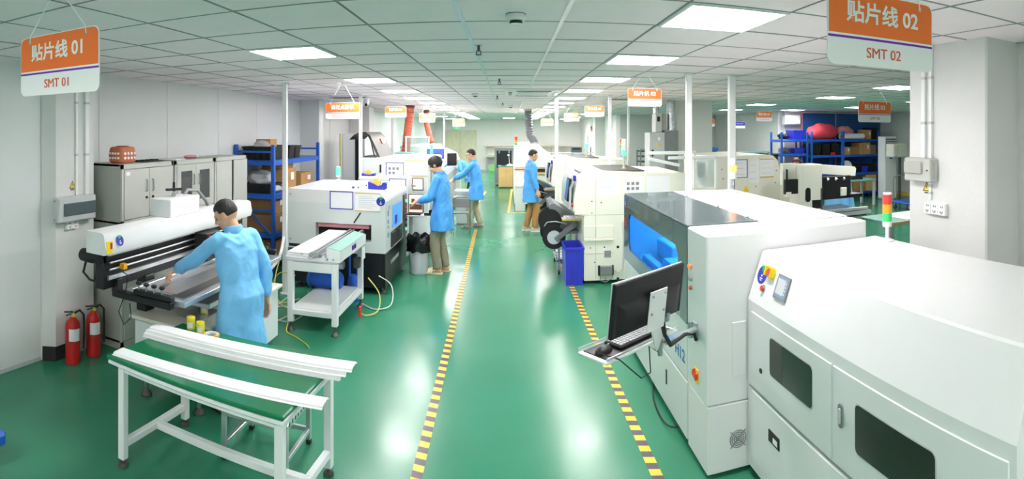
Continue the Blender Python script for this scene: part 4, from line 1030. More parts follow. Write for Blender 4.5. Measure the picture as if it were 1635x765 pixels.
MB().tube([(-1.95, 6.5, .3), (-1.95, 6.5, .6), (-1.93, 6.5, .66), (-1.87, 6.5, .66), (-1.85, 6.5, .6), (-1.85, 6.5, .3)], .014, 8).build('handle', 'blue_tank', t)
def hose(pts, r, m, label, name='hose'):
    P = [Vector(p) for p in pts]; out = []
    for i in range(len(P)-1):
        p0 = P[max(i-1, 0)]; p1 = P[i]; p2 = P[i+1]; p3 = P[min(i+2, len(P)-1)]
        for k in range(6):
            s = k/6; out.append(.5*((2*p1)+(-p0+p2)*s+(2*p0-5*p1+4*p2-p3)*s*s+(-p0+3*p1-3*p2+p3)*s**3))
    out.append(P[-1])
    for p in out: p.z = max(p.z, r)
    return MB().tube(out, r, 6).single(name, m, label, 'hose', 'air hoses and cables around the conveyor')
hose([(-2.4, 5.75, .25), (-2.65, 5.6, .02), (-2.35, 5.5, .01), (-2.3, 5.8, .02), (-2.6, 5.95, .015), (-2.75, 5.7, .02), (-2.5, 5.45, .01), (-2.3, 5.7, .1)], .008, 'cord_clear', 'coiled clear air hose on the floor left of the conveyor')
hose([(-2.81, 6.38, .6), (-2.75, 6.0, .25), (-2.6, 5.9, .04), (-2.4, 6.0, .02), (-2.35, 6.15, .2)], .007, 'cord_yellow', 'thin yellow hose looping from the cable pole to the floor')
hose([(-2.8, 6.4, .75), (-2.79, 6.2, .5), (-2.9, 5.9, .3), (-3.0, 5.6, .06), (-3.1, 5.4, .03)], .02, 'white_paint', 'thick white hose running down behind the worker to the floor')
hose([(-1.66, 6.3, .35), (-1.5, 6.2, .2), (-1.48, 6.05, .05), (-1.6, 5.95, .02), (-1.72, 6.1, .02)], .007, 'cord_yellow', 'yellow hose curling on the floor right of the conveyor legs')
hose([(-1.6, 6.6, .3), (-1.42, 6.5, .22), (-1.38, 6.3, .05), (-1.55, 6.2, .015), (-1.75, 6.35, .02)], .007, 'cord_clear', 'pale hose curling beside the black machine base')
hose([(-2.25, 5.25, .09), (-2.24, 5.2, .02), (-2.1, 5.12, .01), (-1.95, 5.0, .008), (-1.88, 4.92, .006)], .005, 'yellow_pale', 'thin bright yellow cord on the floor in front of the conveyor')
hose([(-2.6, 6.3, .3), (-2.75, 6.15, .35), (-2.9, 6.2, .1), (-2.7, 6.05, .02), (-2.5, 6.2, .05)], .006, 'cord_yellow', 'yellow hose loop at the foot of the cable pole')
B(-1.66, -1.63, 5.86, 5.9, .02, .14, c=.006).single('screwdriver_grip', 'red_bright', 'small orange tool grip hanging by the right conveyor leg', 'tool')

# ---------------------------------------------------------------- machine row behind
t = thing('buffer_unit', 'low white unit with blue framed notice behind the gluing machine', 'machine', (-2.0, 8.85, 0))
B(-2.45, -1.62, 8.62, 9.05, .06, 1.36, c=.03).build('body', 'machine_side', t)
sheet((-1.78, 8.618, 1.22), X_, Z_, .28, .24, t, 'blue_logo', 2, photos=5)
B(-2.02, -1.99, 8.605, 8.619, 1.16, 1.28).build('marker_pen', 'black', t)
for x in (-2.35, -1.72): leveling(x, 8.75, .07, t)
monitor(-1.53, 9.1, 1.1, .19, .21, 'small monitor with pale screen above the other, seen behind the gluing machine', boxes=False, base=(-1.63, 9.0, 1.2))
t = thing('placement_machine', 'large white pick-and-place machine with raised black hood on the left line', 'machine', (-2.0, 10.2, 0))
B(-2.60, -1.36, 9.3, 11.1, .10, 1.63, c=.03).build('body', 'machine_side', t)
B(-1.361, -1.345, 9.45, 10.9, .5, 1.4, c=.01).build('side_door', 'light_grey', t)
sheet((-1.97, 9.298, 1.42), X_, Z_, .32, .28, t, 'blue_logo', 2, photos=5)
s = sheet((-1.58, 9.298, 1.46), X_, Z_, .36, .26, t, None, 6)
B(-1.77, -1.39, 9.293, 9.297, 1.585, 1.6).build('sheet_rail', 'tape_tan', s); B(-1.77, -1.39, 9.293, 9.297, 1.325, 1.34).build('sheet_rail', 'tape_tan', s)
B(-2.24, -2.21, 9.285, 9.299, 1.38, 1.52).build('marker_pen', 'black', t)
for x in (-2.5, -1.45):
    for y in (9.45, 10.95): leveling(x, y, .11, t)
hp = [(-2.86, 1.98), (-2.80, 2.04), (-2.70, 2.085), (-2.58, 2.09), (-2.50, 2.03), (-2.45, 1.93), (-2.38, 1.78), (-2.30, 1.63)]
hd = MB().prism(hp+[(x-.03, z-.03) for x, z in hp[::-1]], 'y', 9.6, 10.75).build('raised_hood', 'foot_grey', t, 'raised curved dark hood')
MB().prism([(-2.60, 2.075), (-2.50, 2.015), (-2.46, 1.925), (-2.37, 1.75), (-2.36, 1.752), (-2.45, 1.935), (-2.495, 2.03), (-2.595, 2.095)], 'y', 9.6, 9.63).build('hood_edge', 'black', hd)
MB().prism([(-2.46, 1.96), (-2.42, 1.87), (-2.40, 1.872), (-2.44, 1.968)], 'y', 10.2, 10.45).build('hood_decal', 'red_bright', hd)
MB().tube([(-2.5, 9.65, 1.95), (-2.42, 9.65, 1.63)], .012, 6).build('gas_strut', 'black', hd)
B(-2.58, -2.35, 9.5, 10.0, 1.63, 1.66, c=.01).build('hood_sill', 'foot_grey', t)
t = thing('tape_dispenser', 'smaller blue tape dispenser on the low white unit', 'tape dispenser', (-2.3, 8.8, 1.36))
MB().prism([(-2.42, 1.361), (-2.2, 1.361), (-2.2, 1.41), (-2.27, 1.385), (-2.36, 1.385), (-2.42, 1.405)], 'y', 8.75, 8.86).build('body', 'blue_logo', t); MB().lathe((-2.31, 8.805, 1.42), [(.02, -.025), (.05, -.025), (.05, .025), (.02, .025), (.02, -.025)], 14, 'y').build('tape_roll', 'tape_tan', t)
# wall mounted white cabinet with dark slot
t = thing('wall_cabinet', 'tall white wall cabinet with a long black slot beside the raised hood', 'cabinet', (-3.5, 11.9, 0))
B(-3.66, -3.1, 11.6, 12.3, 0, 2.05, c=.02).build('body', 'sign_white', t); B(-3.35, -3.22, 11.585, 11.602, 1.0, 1.95).build('slot', 'black', t); B(-3.18, -3.13, 11.58, 11.602, .9, 1.98, c=.004).build('trim', 'light_grey', t)
MB().tube([(-3.7, 11.59, 2.05), (-3.7, 11.59, 1.2)], .02, 8).build('pipe', 'cord_yellow', t)
t = thing('security_camera', 'small white dome camera under the ceiling behind the gluing machine sign', 'camera', (-2.6, 9.9, 2.6))
MB().lathe((-2.75, 10.3, 2.6), [(0, .135), (.06, .135), (.06, .07), (.05, .03), (0, .0)], 14).build('housing', 'white_paint', t); MB().ball((-2.74, 10.24, 2.62), .03, n=8, m=6).build('lens', 'black', t)
# reflow oven on the left line
t = thing('reflow_oven', 'long white reflow oven with red exhaust hoses on the left line', 'machine', (-2.1, 14.6, 0))
MB().prism([(-2.75, .1), (-1.5, .1), (-1.5, 1.15), (-1.62, 1.42), (-1.95, 1.58), (-2.75, 1.58)], 'y', 11.7, 17.2).build('body', 'machine_white', t)
MB().prism([(-2.7, 1.58), (-1.97, 1.58), (-2.1, 1.72), (-2.7, 1.74)], 'y', 13.4, 16.8).build('tunnel_hood', 'machine_white', t)
B(-1.502, -1.49, 12.0, 16.8, .2, 1.05, c=.01).build('side_door', 'light_grey', t)
for y in (12.0, 14.4, 16.9): leveling(-1.6, y, .11, t); leveling(-2.6, y, .11, t)
B(-2.6, -2.2, 12.2, 13.2, 1.58, 1.62, c=.01).build('service_lid', 'teal', t)
e = MB().cyl((-1.5, 12.4, 1.0), (-1.46, 12.4, 1.0), .04, n=12).build('stop_button_ring', 'yellow', t); MB().cyl((-1.46, 12.4, 1.0), (-1.43, 12.4, 1.0), .025, n=12).build('stop_button', 'red', e)
def duct(pts, r, m, label, pitch=.05, name='exhaust_hose'):
    P = [Vector(p) for p in pts]; out = []; rr = []
    for i in range(len(P)-1):
        L = (P[i+1]-P[i]).length; n = max(2, int(L/pitch*2))
        for k in range(n): out.append(P[i].lerp(P[i+1], k/n))
    out.append(P[-1]); rr = [r*(1.07 if k % 2 else .95) for k in range(len(out))]
    t = thing(name, label, 'hose', tuple(P[-1]), 'corrugated exhaust hoses')
    MB().tube(out, rr, 16).build('corrugated_tube', m, t)
    for q, d in ((P[0], P[1]-P[0]), (P[-1], P[-2]-P[-1])):
        d = d.normalized(); MB().cyl(q, q+d*.05, r*1.14, n=16).build('clamp_band', 'shoe_brown' if 'red' in m else 'steel', t)
    return t
duct([(-2.37, 13, 2.735), (-2.40, 13, 2.35), (-2.45, 13, 1.95), (-2.48, 13, 1.585)], .10, 'duct_red', 'nearer and thicker red corrugated exhaust hose on the left')
duct([(-2.44, 16, 2.735), (-2.42, 16, 2.3), (-2.33, 16, 1.95), (-2.27, 16, 1.75)], .085, 'duct_red', 'farther and thinner red corrugated exhaust hose on the left')
t = thing('guard_frame', 'white square tube guard frame standing on the left reflow oven', 'frame', (-2.1, 12.6, 1.58))
for x in (-2.40, -1.86): B(x-.015, x+.015, 12.585, 12.615, 1.45 if x > -2 else 1.58, 1.99).build('post', 'white_paint', t)
B(-2.43, -1.83, 12.585, 12.615, 1.96, 1.99).build('top_bar', 'white_paint', t); B(-2.4, -1.86, 12.595, 12.605, 1.6, 1.95).build('pane', 'glass_clear', t)
monitor(-1.6, 11.85, 1.50, .38, .22, 'blue lit monitor behind the standing man with black hair', 'screen_blue', False, base=(-1.75, 12.05, 1.45))
monitor(-1.35, 13.0, 1.28, .26, .3, 'dark monitor seen edge on before the bending worker', 'screen_dark', False, ux=(.8, .6, 0), base=(-1.6, 13.1, 1.2))
light_tower(-1.68, 11.8, 1.45, [('led_green', .3)], .03, .06, 'green lit lamp in front of the blue monitor')
# white barrel, folding chair
t = thing('plastic_barrel', 'white plastic barrel bin between the two standing workers', 'bin', (-1.02, 12.45, 0))
R = [[(-1.02+x*s, 12.45+y*s, z) for x, y in rrect(.4, .4, r_, 4)] for z, s, r_ in ((0, .75, .15), (.02, .85, .15), (.35, .95, .14), (.70, 1.0, .05), (.72, 1.06, .05), (.76, 1.06, .05), (.76, .98, .05), (.70, .95, .05))]
MB().rings(R).build('tub', 'white_paint', t); MB().torus((-1.02, 12.45, .05), .16, .012).build('base_band', 'foot_grey', t)
t = thing('folding_chair', 'steel tube folding chair with dark seat beside the aisle', 'chair', (-.95, 11.2, 0))
for x in (-1.16, -.80):
    MB().tube([(x, 11.42, .015), (x, 11.35, .45), (x, 11.28, .70)], .012, 8).build('rear_leg', 'steel', t)
    MB().tube([(x, 10.98, .015), (x, 11.02, .35), (x, 11.2, .44)], .012, 8).build('front_leg', 'steel', t)
MB().tube([(-1.16, 11.28, .68), (-1.14, 11.27, .73), (-1.08, 11.27, .75), (-.88, 11.27, .75), (-.82, 11.27, .73), (-.80, 11.28, .68)], .012, 8).build('top_rail', 'steel', t)
B(-1.15, -.81, 11.0, 11.33, .43, .45, c=.008).build('seat', 'dark_grey', t); B(-1.15, -.81, 11.285, 11.30, .52, .70, c=.006).build('backrest', 'mid_grey', t)
B(-1.15, -.81, 11.0, 11.02, .18, .2).build('foot_bar', 'steel', t)

# ---------------------------------------------------------------- far end of the room
t = thing('inspection_cabinet', 'grey steel machine with dark window at the far end of the aisle', 'machine', (-.17, 21.5, 0))
f = MB().box(-.54, -.46, 21.0, 21.9, .1, 1.47).box(.12, .20, 21.0, 21.9, .1, 1.47).box(-.46, .12, 21.0, 21.9, 1.36, 1.47).box(-.46, .12, 21.0, 21.9, .1, .7).box(-.46, .12, 21.5, 21.9, .7, 1.36); f.build('frame', 'mid_grey', t)
B(-.46, .12, 21.03, 21.06, .7, 1.36).build('window', 'screen_dark', t)
for x in (-.36, .02): B(x-.02, x+.02, 21.0, 21.03, 1.26, 1.36).build('hinge', 'steel', t)
for x in (-.45, .1): leveling(x, 21.15, .11, t)
t = thing('wooden_cabinet', 'light wooden cabinet with teal mat in the far aisle', 'cabinet', (-.12, 20.4, 0))
B(-.37, .15, 20.1, 20.65, .04, .80, c=.01).build('body', 'wood', t); B(-.40, .18, 20.07, 20.68, .80, .83, c=.006).build('mat', 'teal', t)
for x0 in (-.36, -.105): B(x0, x0+.245, 20.085, 20.102, .06, .78, c=.005).build('door', 'wood', t)
B(-.35, .13, 20.13, 20.62, 0, .04).build('plinth', 'carton_dark', t)
t = thing('task_lamp', 'small white magnifier lamp on the wooden cabinet', 'lamp', (.04, 20.3, .83))
MB().lathe((.04, 20.3, .83), [(0, 0), (.11, 0), (.11, .02), (.06, .06), (0, .06)], 14).build('base', 'white_paint', t); MB().tube([(.04, 20.3, .88), (.02, 20.3, 1.1), (.0, 20.3, 1.22)], .012, 6).build('stem', 'white_paint', t); MB().lathe((0, 20.3, 1.2), [(0, 0), (.05, 0), (.03, .05), (0, .05)], 10).build('head', 'white_paint', t)
B(-.27, -.12, 20.2, 20.36, .832, .85, c=.004).single('soldering_pad', 'black', 'small black pad on the teal mat of the wooden cabinet', 'pad')
t = thing('wall_bench', 'long pale bench with raised shelf along the far wall', 'bench', (.9, 29.6, 0))
B(-1.36, 3.4, 29.3, 29.95, 1.30, 1.35).build('upper_shelf', 'door_beige', t); B(-1.25, 3.4, 29.1, 29.95, .74, .79).build('worktop', 'door_beige', t)
for x in (-1.2, 0.2, 1.6, 3.0): B(x-.03, x+.03, 29.7, 29.78, 0, 1.3).build('post', 'steel', t); B(x-.02, x+.02, 29.15, 29.2, 0, .74).build('leg', 'steel', t)
bin_box(-1.02, -.68, 28.9, 29.2, 0, .3, 'light_green', 'pale green basket on the floor at the far wall', 'basket')
for k, (x, z, l) in enumerate(((-.1, 1.62, 'pale notice sheet on the far wall left of the grey duct'), (2.45, 1.62, 'pale notice sheet on the far wall right of the grey duct'), (1.2, 1.6, 'pale notice sheet on the far wall behind the reflow oven'))):
    t = thing('wall_notice', l, 'notice', (x, 29.97, z-.15)); sheet((x, 29.985, z), X_, Z_, .42, .3, t, None, 3)
# ================================================================ RIGHT NEAR: big insertion machine
t = thing('insertion_machine', 'big white machine marked H12 with grey lid and blue window', 'machine', (1.76, 4.2, 0))
hx0, hx1, hy0, hy1, ht = 1.17, 2.36, 3.06, 5.42, 1.47
B(hx0+.015, hx1, hy0+.015, hy1, .04, .86).build('lower_body', 'machine_side', t)
B(hx0, hx1, hy0, 3.42, .44, ht, c=.008).build('control_column', 'machine_white', t)
B(hx0, hx1, hy0, 3.42, .025, .435, c=.006).build('lower_cover', 'machine_white', t)
B(1.69, hx1, 3.42, hy1, .86, ht).build('rear_body', 'machine_white', t)
B(hx0+.01, 1.69, 5.36, hy1, .86, ht-.02).build('end_cheek', 'machine_white', t)
B(1.69, hx1+.005, 3.3, hy1+.005, ht, ht+.006, c=.002).build('rear_cover', 'machine_white', t)
# side strip with buttons (aisle face)
B(hx0-.006, hx0+.02, hy0+.01, 3.415, .44, ht-.006, c=.004).build('button_strip', 'machine_side', t)
for y, z, m in ((3.345, 1.225, 'led_orange'), (3.335, 1.15, 'steel'), (3.325, 1.09, 'red_bright')):
    bt = MB().cyl((hx0-.005, y, z), (hx0-.014, y, z), .021 if m != 'red_bright' else .016, n=14).build('button_ring', 'steel', t)
    MB().cyl((hx0-.014, y, z), (hx0-.026, y, z), .016 if m != 'red_bright' else .012, n=14).build('button', m, bt)
# lid: aisle side frame round the window, and top
ly0, ly1 = 3.425, 5.40; wy0, wy1, wz0, wz1 = 3.62, 5.22, .95, 1.30
lid = B(hx0-.002, 1.69, ly0, ly1, ht-.012, ht+.006, c=.004).build('lid_top', 'dark_grey', t, 'dark grey hinged lid')
f = MB(); X0, X1 = hx0-.008, hx0+.012
f.box(X0, X1, ly0, wy0, .82, ht-.012).box(X0, X1, wy1, ly1, .82, ht-.012).box(X0, X1, wy0, wy1, wz1, ht-.012).box(X0, X1, wy0, wy1, .82, wz0)
for (yy, zz, sy, sz) in ((wy0, wz0, 1, 1), (wy1, wz0, -1, 1), (wy0, wz1, 1, -1), (wy1, wz1, -1, -1)):
    f.prism([(yy, zz), (yy+sy*.06, zz), (yy, zz+sz*.06)], 'x', X0, X1)
f.build('lid_front', 'dark_grey', t, 'dark grey lid front')
B(hx0, hx0+.006, wy0-.01, wy1+.01, wz0-.01, wz1+.01).build('window_pane', 'glass_blue', t, 'blue tinted acrylic pane')
for y in (3.62, 4.2, 5.0):
    MB().box(1.675, 1.70, y-.03, y+.03, ht+.006, ht+.014, c=.003).cyl((1.69, y-.035, ht+.014), (1.69, y+.035, ht+.014), .006, n=8).build('hinge', 'steel', t)
# inside the lid
B(hx0+.02, 1.69, 3.43, 5.36, .86, .875).build('inner_deck', 'light_grey', t)
for x0, x1, y0, y1, z1 in ((1.35, 1.52, 3.75, 4.1, .97), (1.32, 1.6, 4.2, 4.55, 1.0), (1.45, 1.62, 4.7, 5.2, 1.05), (1.25, 1.33, 4.3, 5.0, .94)): B(x0, x1, y0, y1, .875, z1, c=.01).build('inner_module', 'machine_white', t)
MB().tube([(1.5, 3.8, 1.30), (1.45, 3.9, 1.2), (1.45, 4.1, 1.17), (1.5, 4.3, 1.12)], .012, 6).build('cable_chain', 'red', t)
B(1.60, 1.66, 3.5, 5.3, 1.41, 1.43).build('added_interior_lamp', 'added_interior_light', t)  # lamp strip added so the closed cavity behind the pane is lit
# lower aisle face
for z0, z1, ya, yb, m in ((.05, .43, 3.43, 4.38, 'machine_side'), (.05, .43, 4.40, 5.38, 'machine_side'), (.455, .855, 3.43, 5.38, 'machine_side')):
    d = B(hx0-.004, hx0+.02, ya, yb, z0, z1, c=.004).build('side_door', m, t)
    if z1 < .5: MB().box(hx0-.010, hx0-.002, (ya+yb)/2-.012, (ya+yb)/2+.012, .21, .32, c=.003).build('slot_handle', 'foot_grey', d)
lettering('H12', .115, (hx0-.0045, 3.58, .575), NY, Z_, 'blue_print', t, width=.21, bold=.012)
s = MB().obox((hx0-.008, 3.235, .56), NY, Z_, X_, .035, .045, .004, .002).build('switch_plate', 'yellow', t)
MB().prism([(3.20, .545), (3.27, .565), (3.25, .60), (3.235, .575), (3.20, .585)], 'x', hx0-.03, hx0-.008).build('isolator_switch', 'red_bright', s)
logo_sticker((hx0-.009, 5.33, 1.40), NY, Z_, .05, t)
B(hx0-.010, hx0-.006, 5.28, 5.36, 1.16, 1.24).build('warning_mark', 'red', t)
# near end face
B(1.33, 1.425, hy0-.006, hy0+.002, .60, .93, c=.003).build('hatch', 'machine_white', t)
for k in range(4): MB().torus((1.37, hy0-.002, .21), .014+.013*k, .0035, 'y', 22, 5).build('fan_ring', 'mid_grey', t)
MB().bar((1.32, hy0-.003, .16), (1.42, hy0-.003, .26), .005).bar((1.32, hy0-.003, .26), (1.42, hy0-.003, .16), .005).build('fan_cross', 'mid_grey', t)
B(1.2, 2.3, 3.1, 5.38, .0, .04).build('plinth', 'black', t)
for y in (3.6, 4.8): leveling(1.24, y, .09, t, .045)
light_tower(2.24, 5.12, ht+.006, [('lens_clear', .07), ('led_amber', .07), ('lens_clear', .06)], .035, .14, 'amber lit signal tower at the back corner of the H12 machine', 'foil')
hose([(1.30, 3.6, .08), (1.14, 3.62, .04), (1.10, 3.8, .012), (1.12, 4.1, .01), (1.2, 4.4, .01)], .006, 'rubber', 'thin black cable on the floor beside the H12 machine')

# operator tray, monitor, keyboard, mouse
D = Vector((.8, .6, 0)); NB = Vector((.6, -.8, 0)); UP = Vector((0, 0, 1))
tc_ = Vector((.636, 2.797, 1.0))
t = thing('keyboard_tray', 'white keyboard tray on a jointed silver arm fixed to the H12 machine', 'tray', (tc_.x, tc_.y, .98))
MB().obox(tc_-UP*.008, D, NB, UP, .29, .10, .006, .003).build('tray', 'white_paint', t)
MB().obox(tc_-UP*.000+D*-.0, D, NB, UP, .265, .085, .0025).build('mouse_mat', 'black', t)
for s_ in (-1, 1): MB().obox(tc_+NB*s_*.097+UP*.006, D, NB, UP, .29, .004, .012, .002).build('tray_lip', 'acrylic', t)
a0 = Vector((1.165, 3.25, .85)); a1 = tc_+D*.10+NB*.12-UP*.02
ar = MB().bar(a0, a1, .038, .026, ch=.006).build('arm', 'aluminium', t)
MB().obox(a0+Vector((-.006, 0, 0)), Y_, Z_, X_, .035, .045, .006, .003).build('wall_plate', 'steel', ar)
MB().cyl(a0+Vector((-.04, 0, -.05)), a0+Vector((-.04, 0, .05)), .016, n=12).build('pivot', 'steel', ar)
MB().cyl(a1-UP*.06, a1+UP*.05, .014, n=12).build('pivot', 'steel', ar)
MB().tube([a0+Vector((-.01, -.03, -.06)), a0+Vector((-.03, -.04, -.01)), a0.lerp(a1, .4)+Vector((0, -.03, .01)), a0.lerp(a1, .8)+Vector((0, -.04, -.01)), a1+NB*.03+UP*.06, a1+NB*.02+UP*.12], .011, 8).build('cable_bundle', 'rubber', ar)
mc = Vector((.70, 2.66, 1.255)); up2 = (UP*.985+NB*.12).normalized()
t = thing('operator_monitor', 'black flat monitor seen from behind on a white bracket', 'monitor', (mc.x, mc.y, 1.12))
nb2 = D.cross(up2); nb2 = nb2 if nb2.dot(NB) > 0 else -nb2
MB().obox(mc, D, nb2, up2, .28, .012, .135, .006).build('casing', 'black', t)
MB().obox(mc-nb2*.012, D, nb2, up2, .282, .004, .137, .003).build('bezel', 'light_grey', t)
MB().obox(mc-nb2*.017, D, nb2, up2, .268, .001, .123).build('screen', 'screen_dark', t)
b = MB(); P = []
for k, (wx, wz0_, wz1_, dpt) in enumerate(((.25, -.125, .03, .012), (.20, -.115, 0, .030))):
    P.append([mc+D*x+up2*z+nb2*dpt for x, z in ((-wx, wz0_), (wx, wz0_), (wx, wz1_), (-wx, wz1_))])
b.rings(P); b.build('back_bulge', 'black_metal', t)
br = MB(); bc = mc+D*.035+nb2*.034
br.obox(bc-up2*.055, D, nb2, up2, .07, .003, .105, .002); br.bar(bc-up2*.15, Vector((a1.x, a1.y, .97)), .07, .006, up=nb2)
br = br.build('bracket_plate', 'white_paint', t)
for sx in (-1, 1):
    for sz in (-1, 1): MB().cyl(bc+D*sx*.05+up2*(sz*.045-.02)+nb2*.003, bc+D*sx*.05+up2*(sz*.045-.02)+nb2*.009, .007, n=8).build('screw', 'steel', br)
MB().obox(mc+D*.13+nb2*.03-up2*.12, D, nb2, up2, .014, .014, .022, .003).build('plug', 'steel', t)
t = thing('keyboard', 'black keyboard on the white tray behind the monitor bracket', 'keyboard', tuple(tc_+D*.05+UP*.003))
kc = tc_+D*.055-NB*.005+UP*.011
MB().obox(kc, D, NB, UP, .19, .06, .008, .004).build('case', 'black', t)
kb = MB()
for i in range(15):
    for j in range(5): kb.obox(kc+D*(-.172+.0245*i)+NB*(-.042+.021*j)+UP*.011, D, NB, UP, .010, .0085, .0035)
kb.build('keys', 'mid_grey', t)
t = thing('mouse', 'black computer mouse at the left end of the white tray', 'mouse', tuple(tc_-D*.21+UP*.003))
b = MB(); b.ball((0, 0, 0), .056, .032, .028, 16, 10); q = tc_-D*.205+UP*.004
b.v = [tuple(q+D*p[0]+NB*p[1]+UP*max(p[2], 0)) for p in b.v]; b.build('shell', 'black', t)
MB().obox(q+D*.03+UP*.026, D, NB, UP, .008, .003, .003).build('wheel', 'mid_grey', t)
MB().tube([q-D*.05+UP*.01, q-D*.02+NB*.12+UP*(-.0), q+D*.1+NB*.16-UP*.12, q+D*.25+NB*.1-UP*.16, q+D*.30+NB*.05-UP*.05, a1-UP*.05], .0035, 6).build('cable', 'rubber', t)

# ---------------------------------------------------------------- near oven
t = thing('oven_cabinet', 'long white oven cabinet with sloped control panel in the right foreground', 'machine', (1.93, 2.04, 0))
oy0, oy1 = 1.06, 3.04
MB().prism([(1.43, .06), (1.43, 1.07), (1.53, 1.35), (1.545, 1.358), (2.42, 1.358), (2.42, .06)], 'y', oy0, oy1).build('body', 'machine_white', t, angle=.2)
B(1.48, 2.4, oy0+.05, oy1-.05, 0, .06).build('plinth', 'black', t)
S = Vector((.336, 0, .942)); SN = Vector((-.942, 0, .336))
def sl(y, u, d=0.): return Vector((1.43, y, 1.07))+S*u+SN*d
logo_sticker(sl(2.955, .17, .001), NY, S, .055, t)
e = plate(rrect(.066, .066, .016), sl(2.845, .205, .001), NY, S, .016).build('stop_guard', 'yellow', t, 'yellow emergency stop guard')
MB().cyl(sl(2.845, .205, .017), sl(2.845, .205, .032), .019, .022, 18).build('stop_button', 'lens_red', e)
for s_ in (-1, 1): MB().obox(sl(2.845+s_*.033, .208, .026), NY, S, SN, .004, .028, .014, .002).build('guard_wing', 'yellow', e)
r_ = MB().cyl(sl(2.895, .10, 0), sl(2.895, .10, .008), .022, n=16).build('button_ring', 'steel', t); MB().cyl(sl(2.895, .10, .008), sl(2.895, .10, .018), .016, n=14).build('button', 'lens_red', r_)
plate([(-.012, -.008), (.012, -.008), (.012, .008), (-.012, .008)], sl(2.895, .06, .001), NY, S, .001).build('button_label', 'light_grey', t)
sc = plate(rrect(.135, .135, .006), sl(2.69, .155, .001), NY, S, .01).build('touch_panel', 'mid_grey', t, 'small grey touch panel')
plate(rrect(.115, .112, .004), sl(2.69, .155, .011), NY, S, .001).build('panel_frame', 'panel_blue', sc); plate(rrect(.085, .085, .003), sl(2.698, .158, .012), NY, S, .001).build('panel_screen', 'light_grey', sc)
for k in range(4): plate(rrect(.012, .01, .002, 2), sl(2.645, .125+.02*k, .012), NY, S, .001).build('panel_key', 'light_grey', sc)
def odoor(ya, yb, za, zb, name='door'): return B(1.424, 1.4335, ya, yb, za, zb, c=.003).build(name, 'machine_white', t)
d1 = odoor(2.12, 2.985, .565, 1.01); d2 = odoor(1.09, 2.105, .565, 1.01)
d3 = odoor(1.09, 2.985, .12, .535, 'lower_panel')
def owin(ya, yb, za, zb, par):
    plate(moved(rrect(yb-ya+.012, zb-za+.012, .03), 0, 0), (1.4235, (ya+yb)/2, (za+zb)/2), NY, Z_, .001).build('window_seal', 'light_grey', par)
    plate(rrect(yb-ya, zb-za, .026), (1.4225, (ya+yb)/2, (za+zb)/2), NY, Z_, .002).build('window', 'window_dark', par)
owin(2.285, 2.735, .725, .935, d1); owin(1.43, 1.925, .69, .905, d2)
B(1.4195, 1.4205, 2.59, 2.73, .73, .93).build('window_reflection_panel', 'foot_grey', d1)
h_ = plate(rrect(.036, .11, .018), (1.424, 2.035, .805), NY, Z_, .008).build('latch_plate', 'mid_grey', d2); plate(rrect(.016, .07, .008), (1.416, 2.035, .805), NY, Z_, .008).build('latch', 'light_grey', h_)
B(1.418, 1.4245, 2.62, 2.75, .345, .415, c=.004).build('slot_handle', 'black', d3); B(1.4165, 1.419, 2.64, 2.69, .36, .39).build('slot_label', 'sign_white', d3)
MB().cyl((1.425, 2.85, .70), (1.419, 2.85, .70), .015, n=14).build('key_hole', 'black', d1)
B(1.427, 1.4305, 1.07, 3.02, .545, .555).build('seam', 'seam_grey', t)
B(1.5, 2.4, oy0-.012, oy0+.002, .1, 1.3, c=.005).build('end_panel', 'machine_side', t)
light_tower(2.36, 2.83, 1.358, [('lens_clear', .035), ('lens_green', .056), ('lens_amber', .06), ('lens_red', .066)], .032, .10, 'red amber green signal tower on the near oven cabinet', 'lens_clear')

# right column fittings
t = thing('switch_box', 'grey wall switch box with flap on the right plaster column', 'electrical box', (2.75, 2.92, 1.73))
B(2.715, 2.80, 2.78, 3.06, 1.735, 1.905, c=.008).build('housing', 'cabinet_grey', t); B(2.700, 2.716, 2.86, 3.05, 1.79, 1.88, c=.006).build('flap', 'cabinet_side', t)
MB().cyl((2.7149, 2.81, 1.82), (2.708, 2.81, 1.82), .006, n=8).build('screw', 'foot_grey', t)
B(2.74, 2.76, 2.775, 2.782, 1.76, 1.88, c=.002).build('side_seam', 'cabinet_side', t)
trunk(2.775, 2.80, 2.83, 2.86, 1.905, CEIL-.01, 'cable trunking above the right switch box, nearer one'); trunk(2.775, 2.80, 2.90, 2.94, 1.905, CEIL-.01, 'cable trunking above the right switch box, farther one')
trunk(2.78, 2.80, 2.84, 2.865, 1.60, 1.735, 'short trunking between the right switch box and the triple socket')
sockets(2.80, 2.68, 1.50, 3, .073, .085, -1, 'white triple power socket on the right plaster column')
warning((2.799, 2.90, 1.695), NY, Z_, .085, 'yellow electric hazard triangle on the right column')

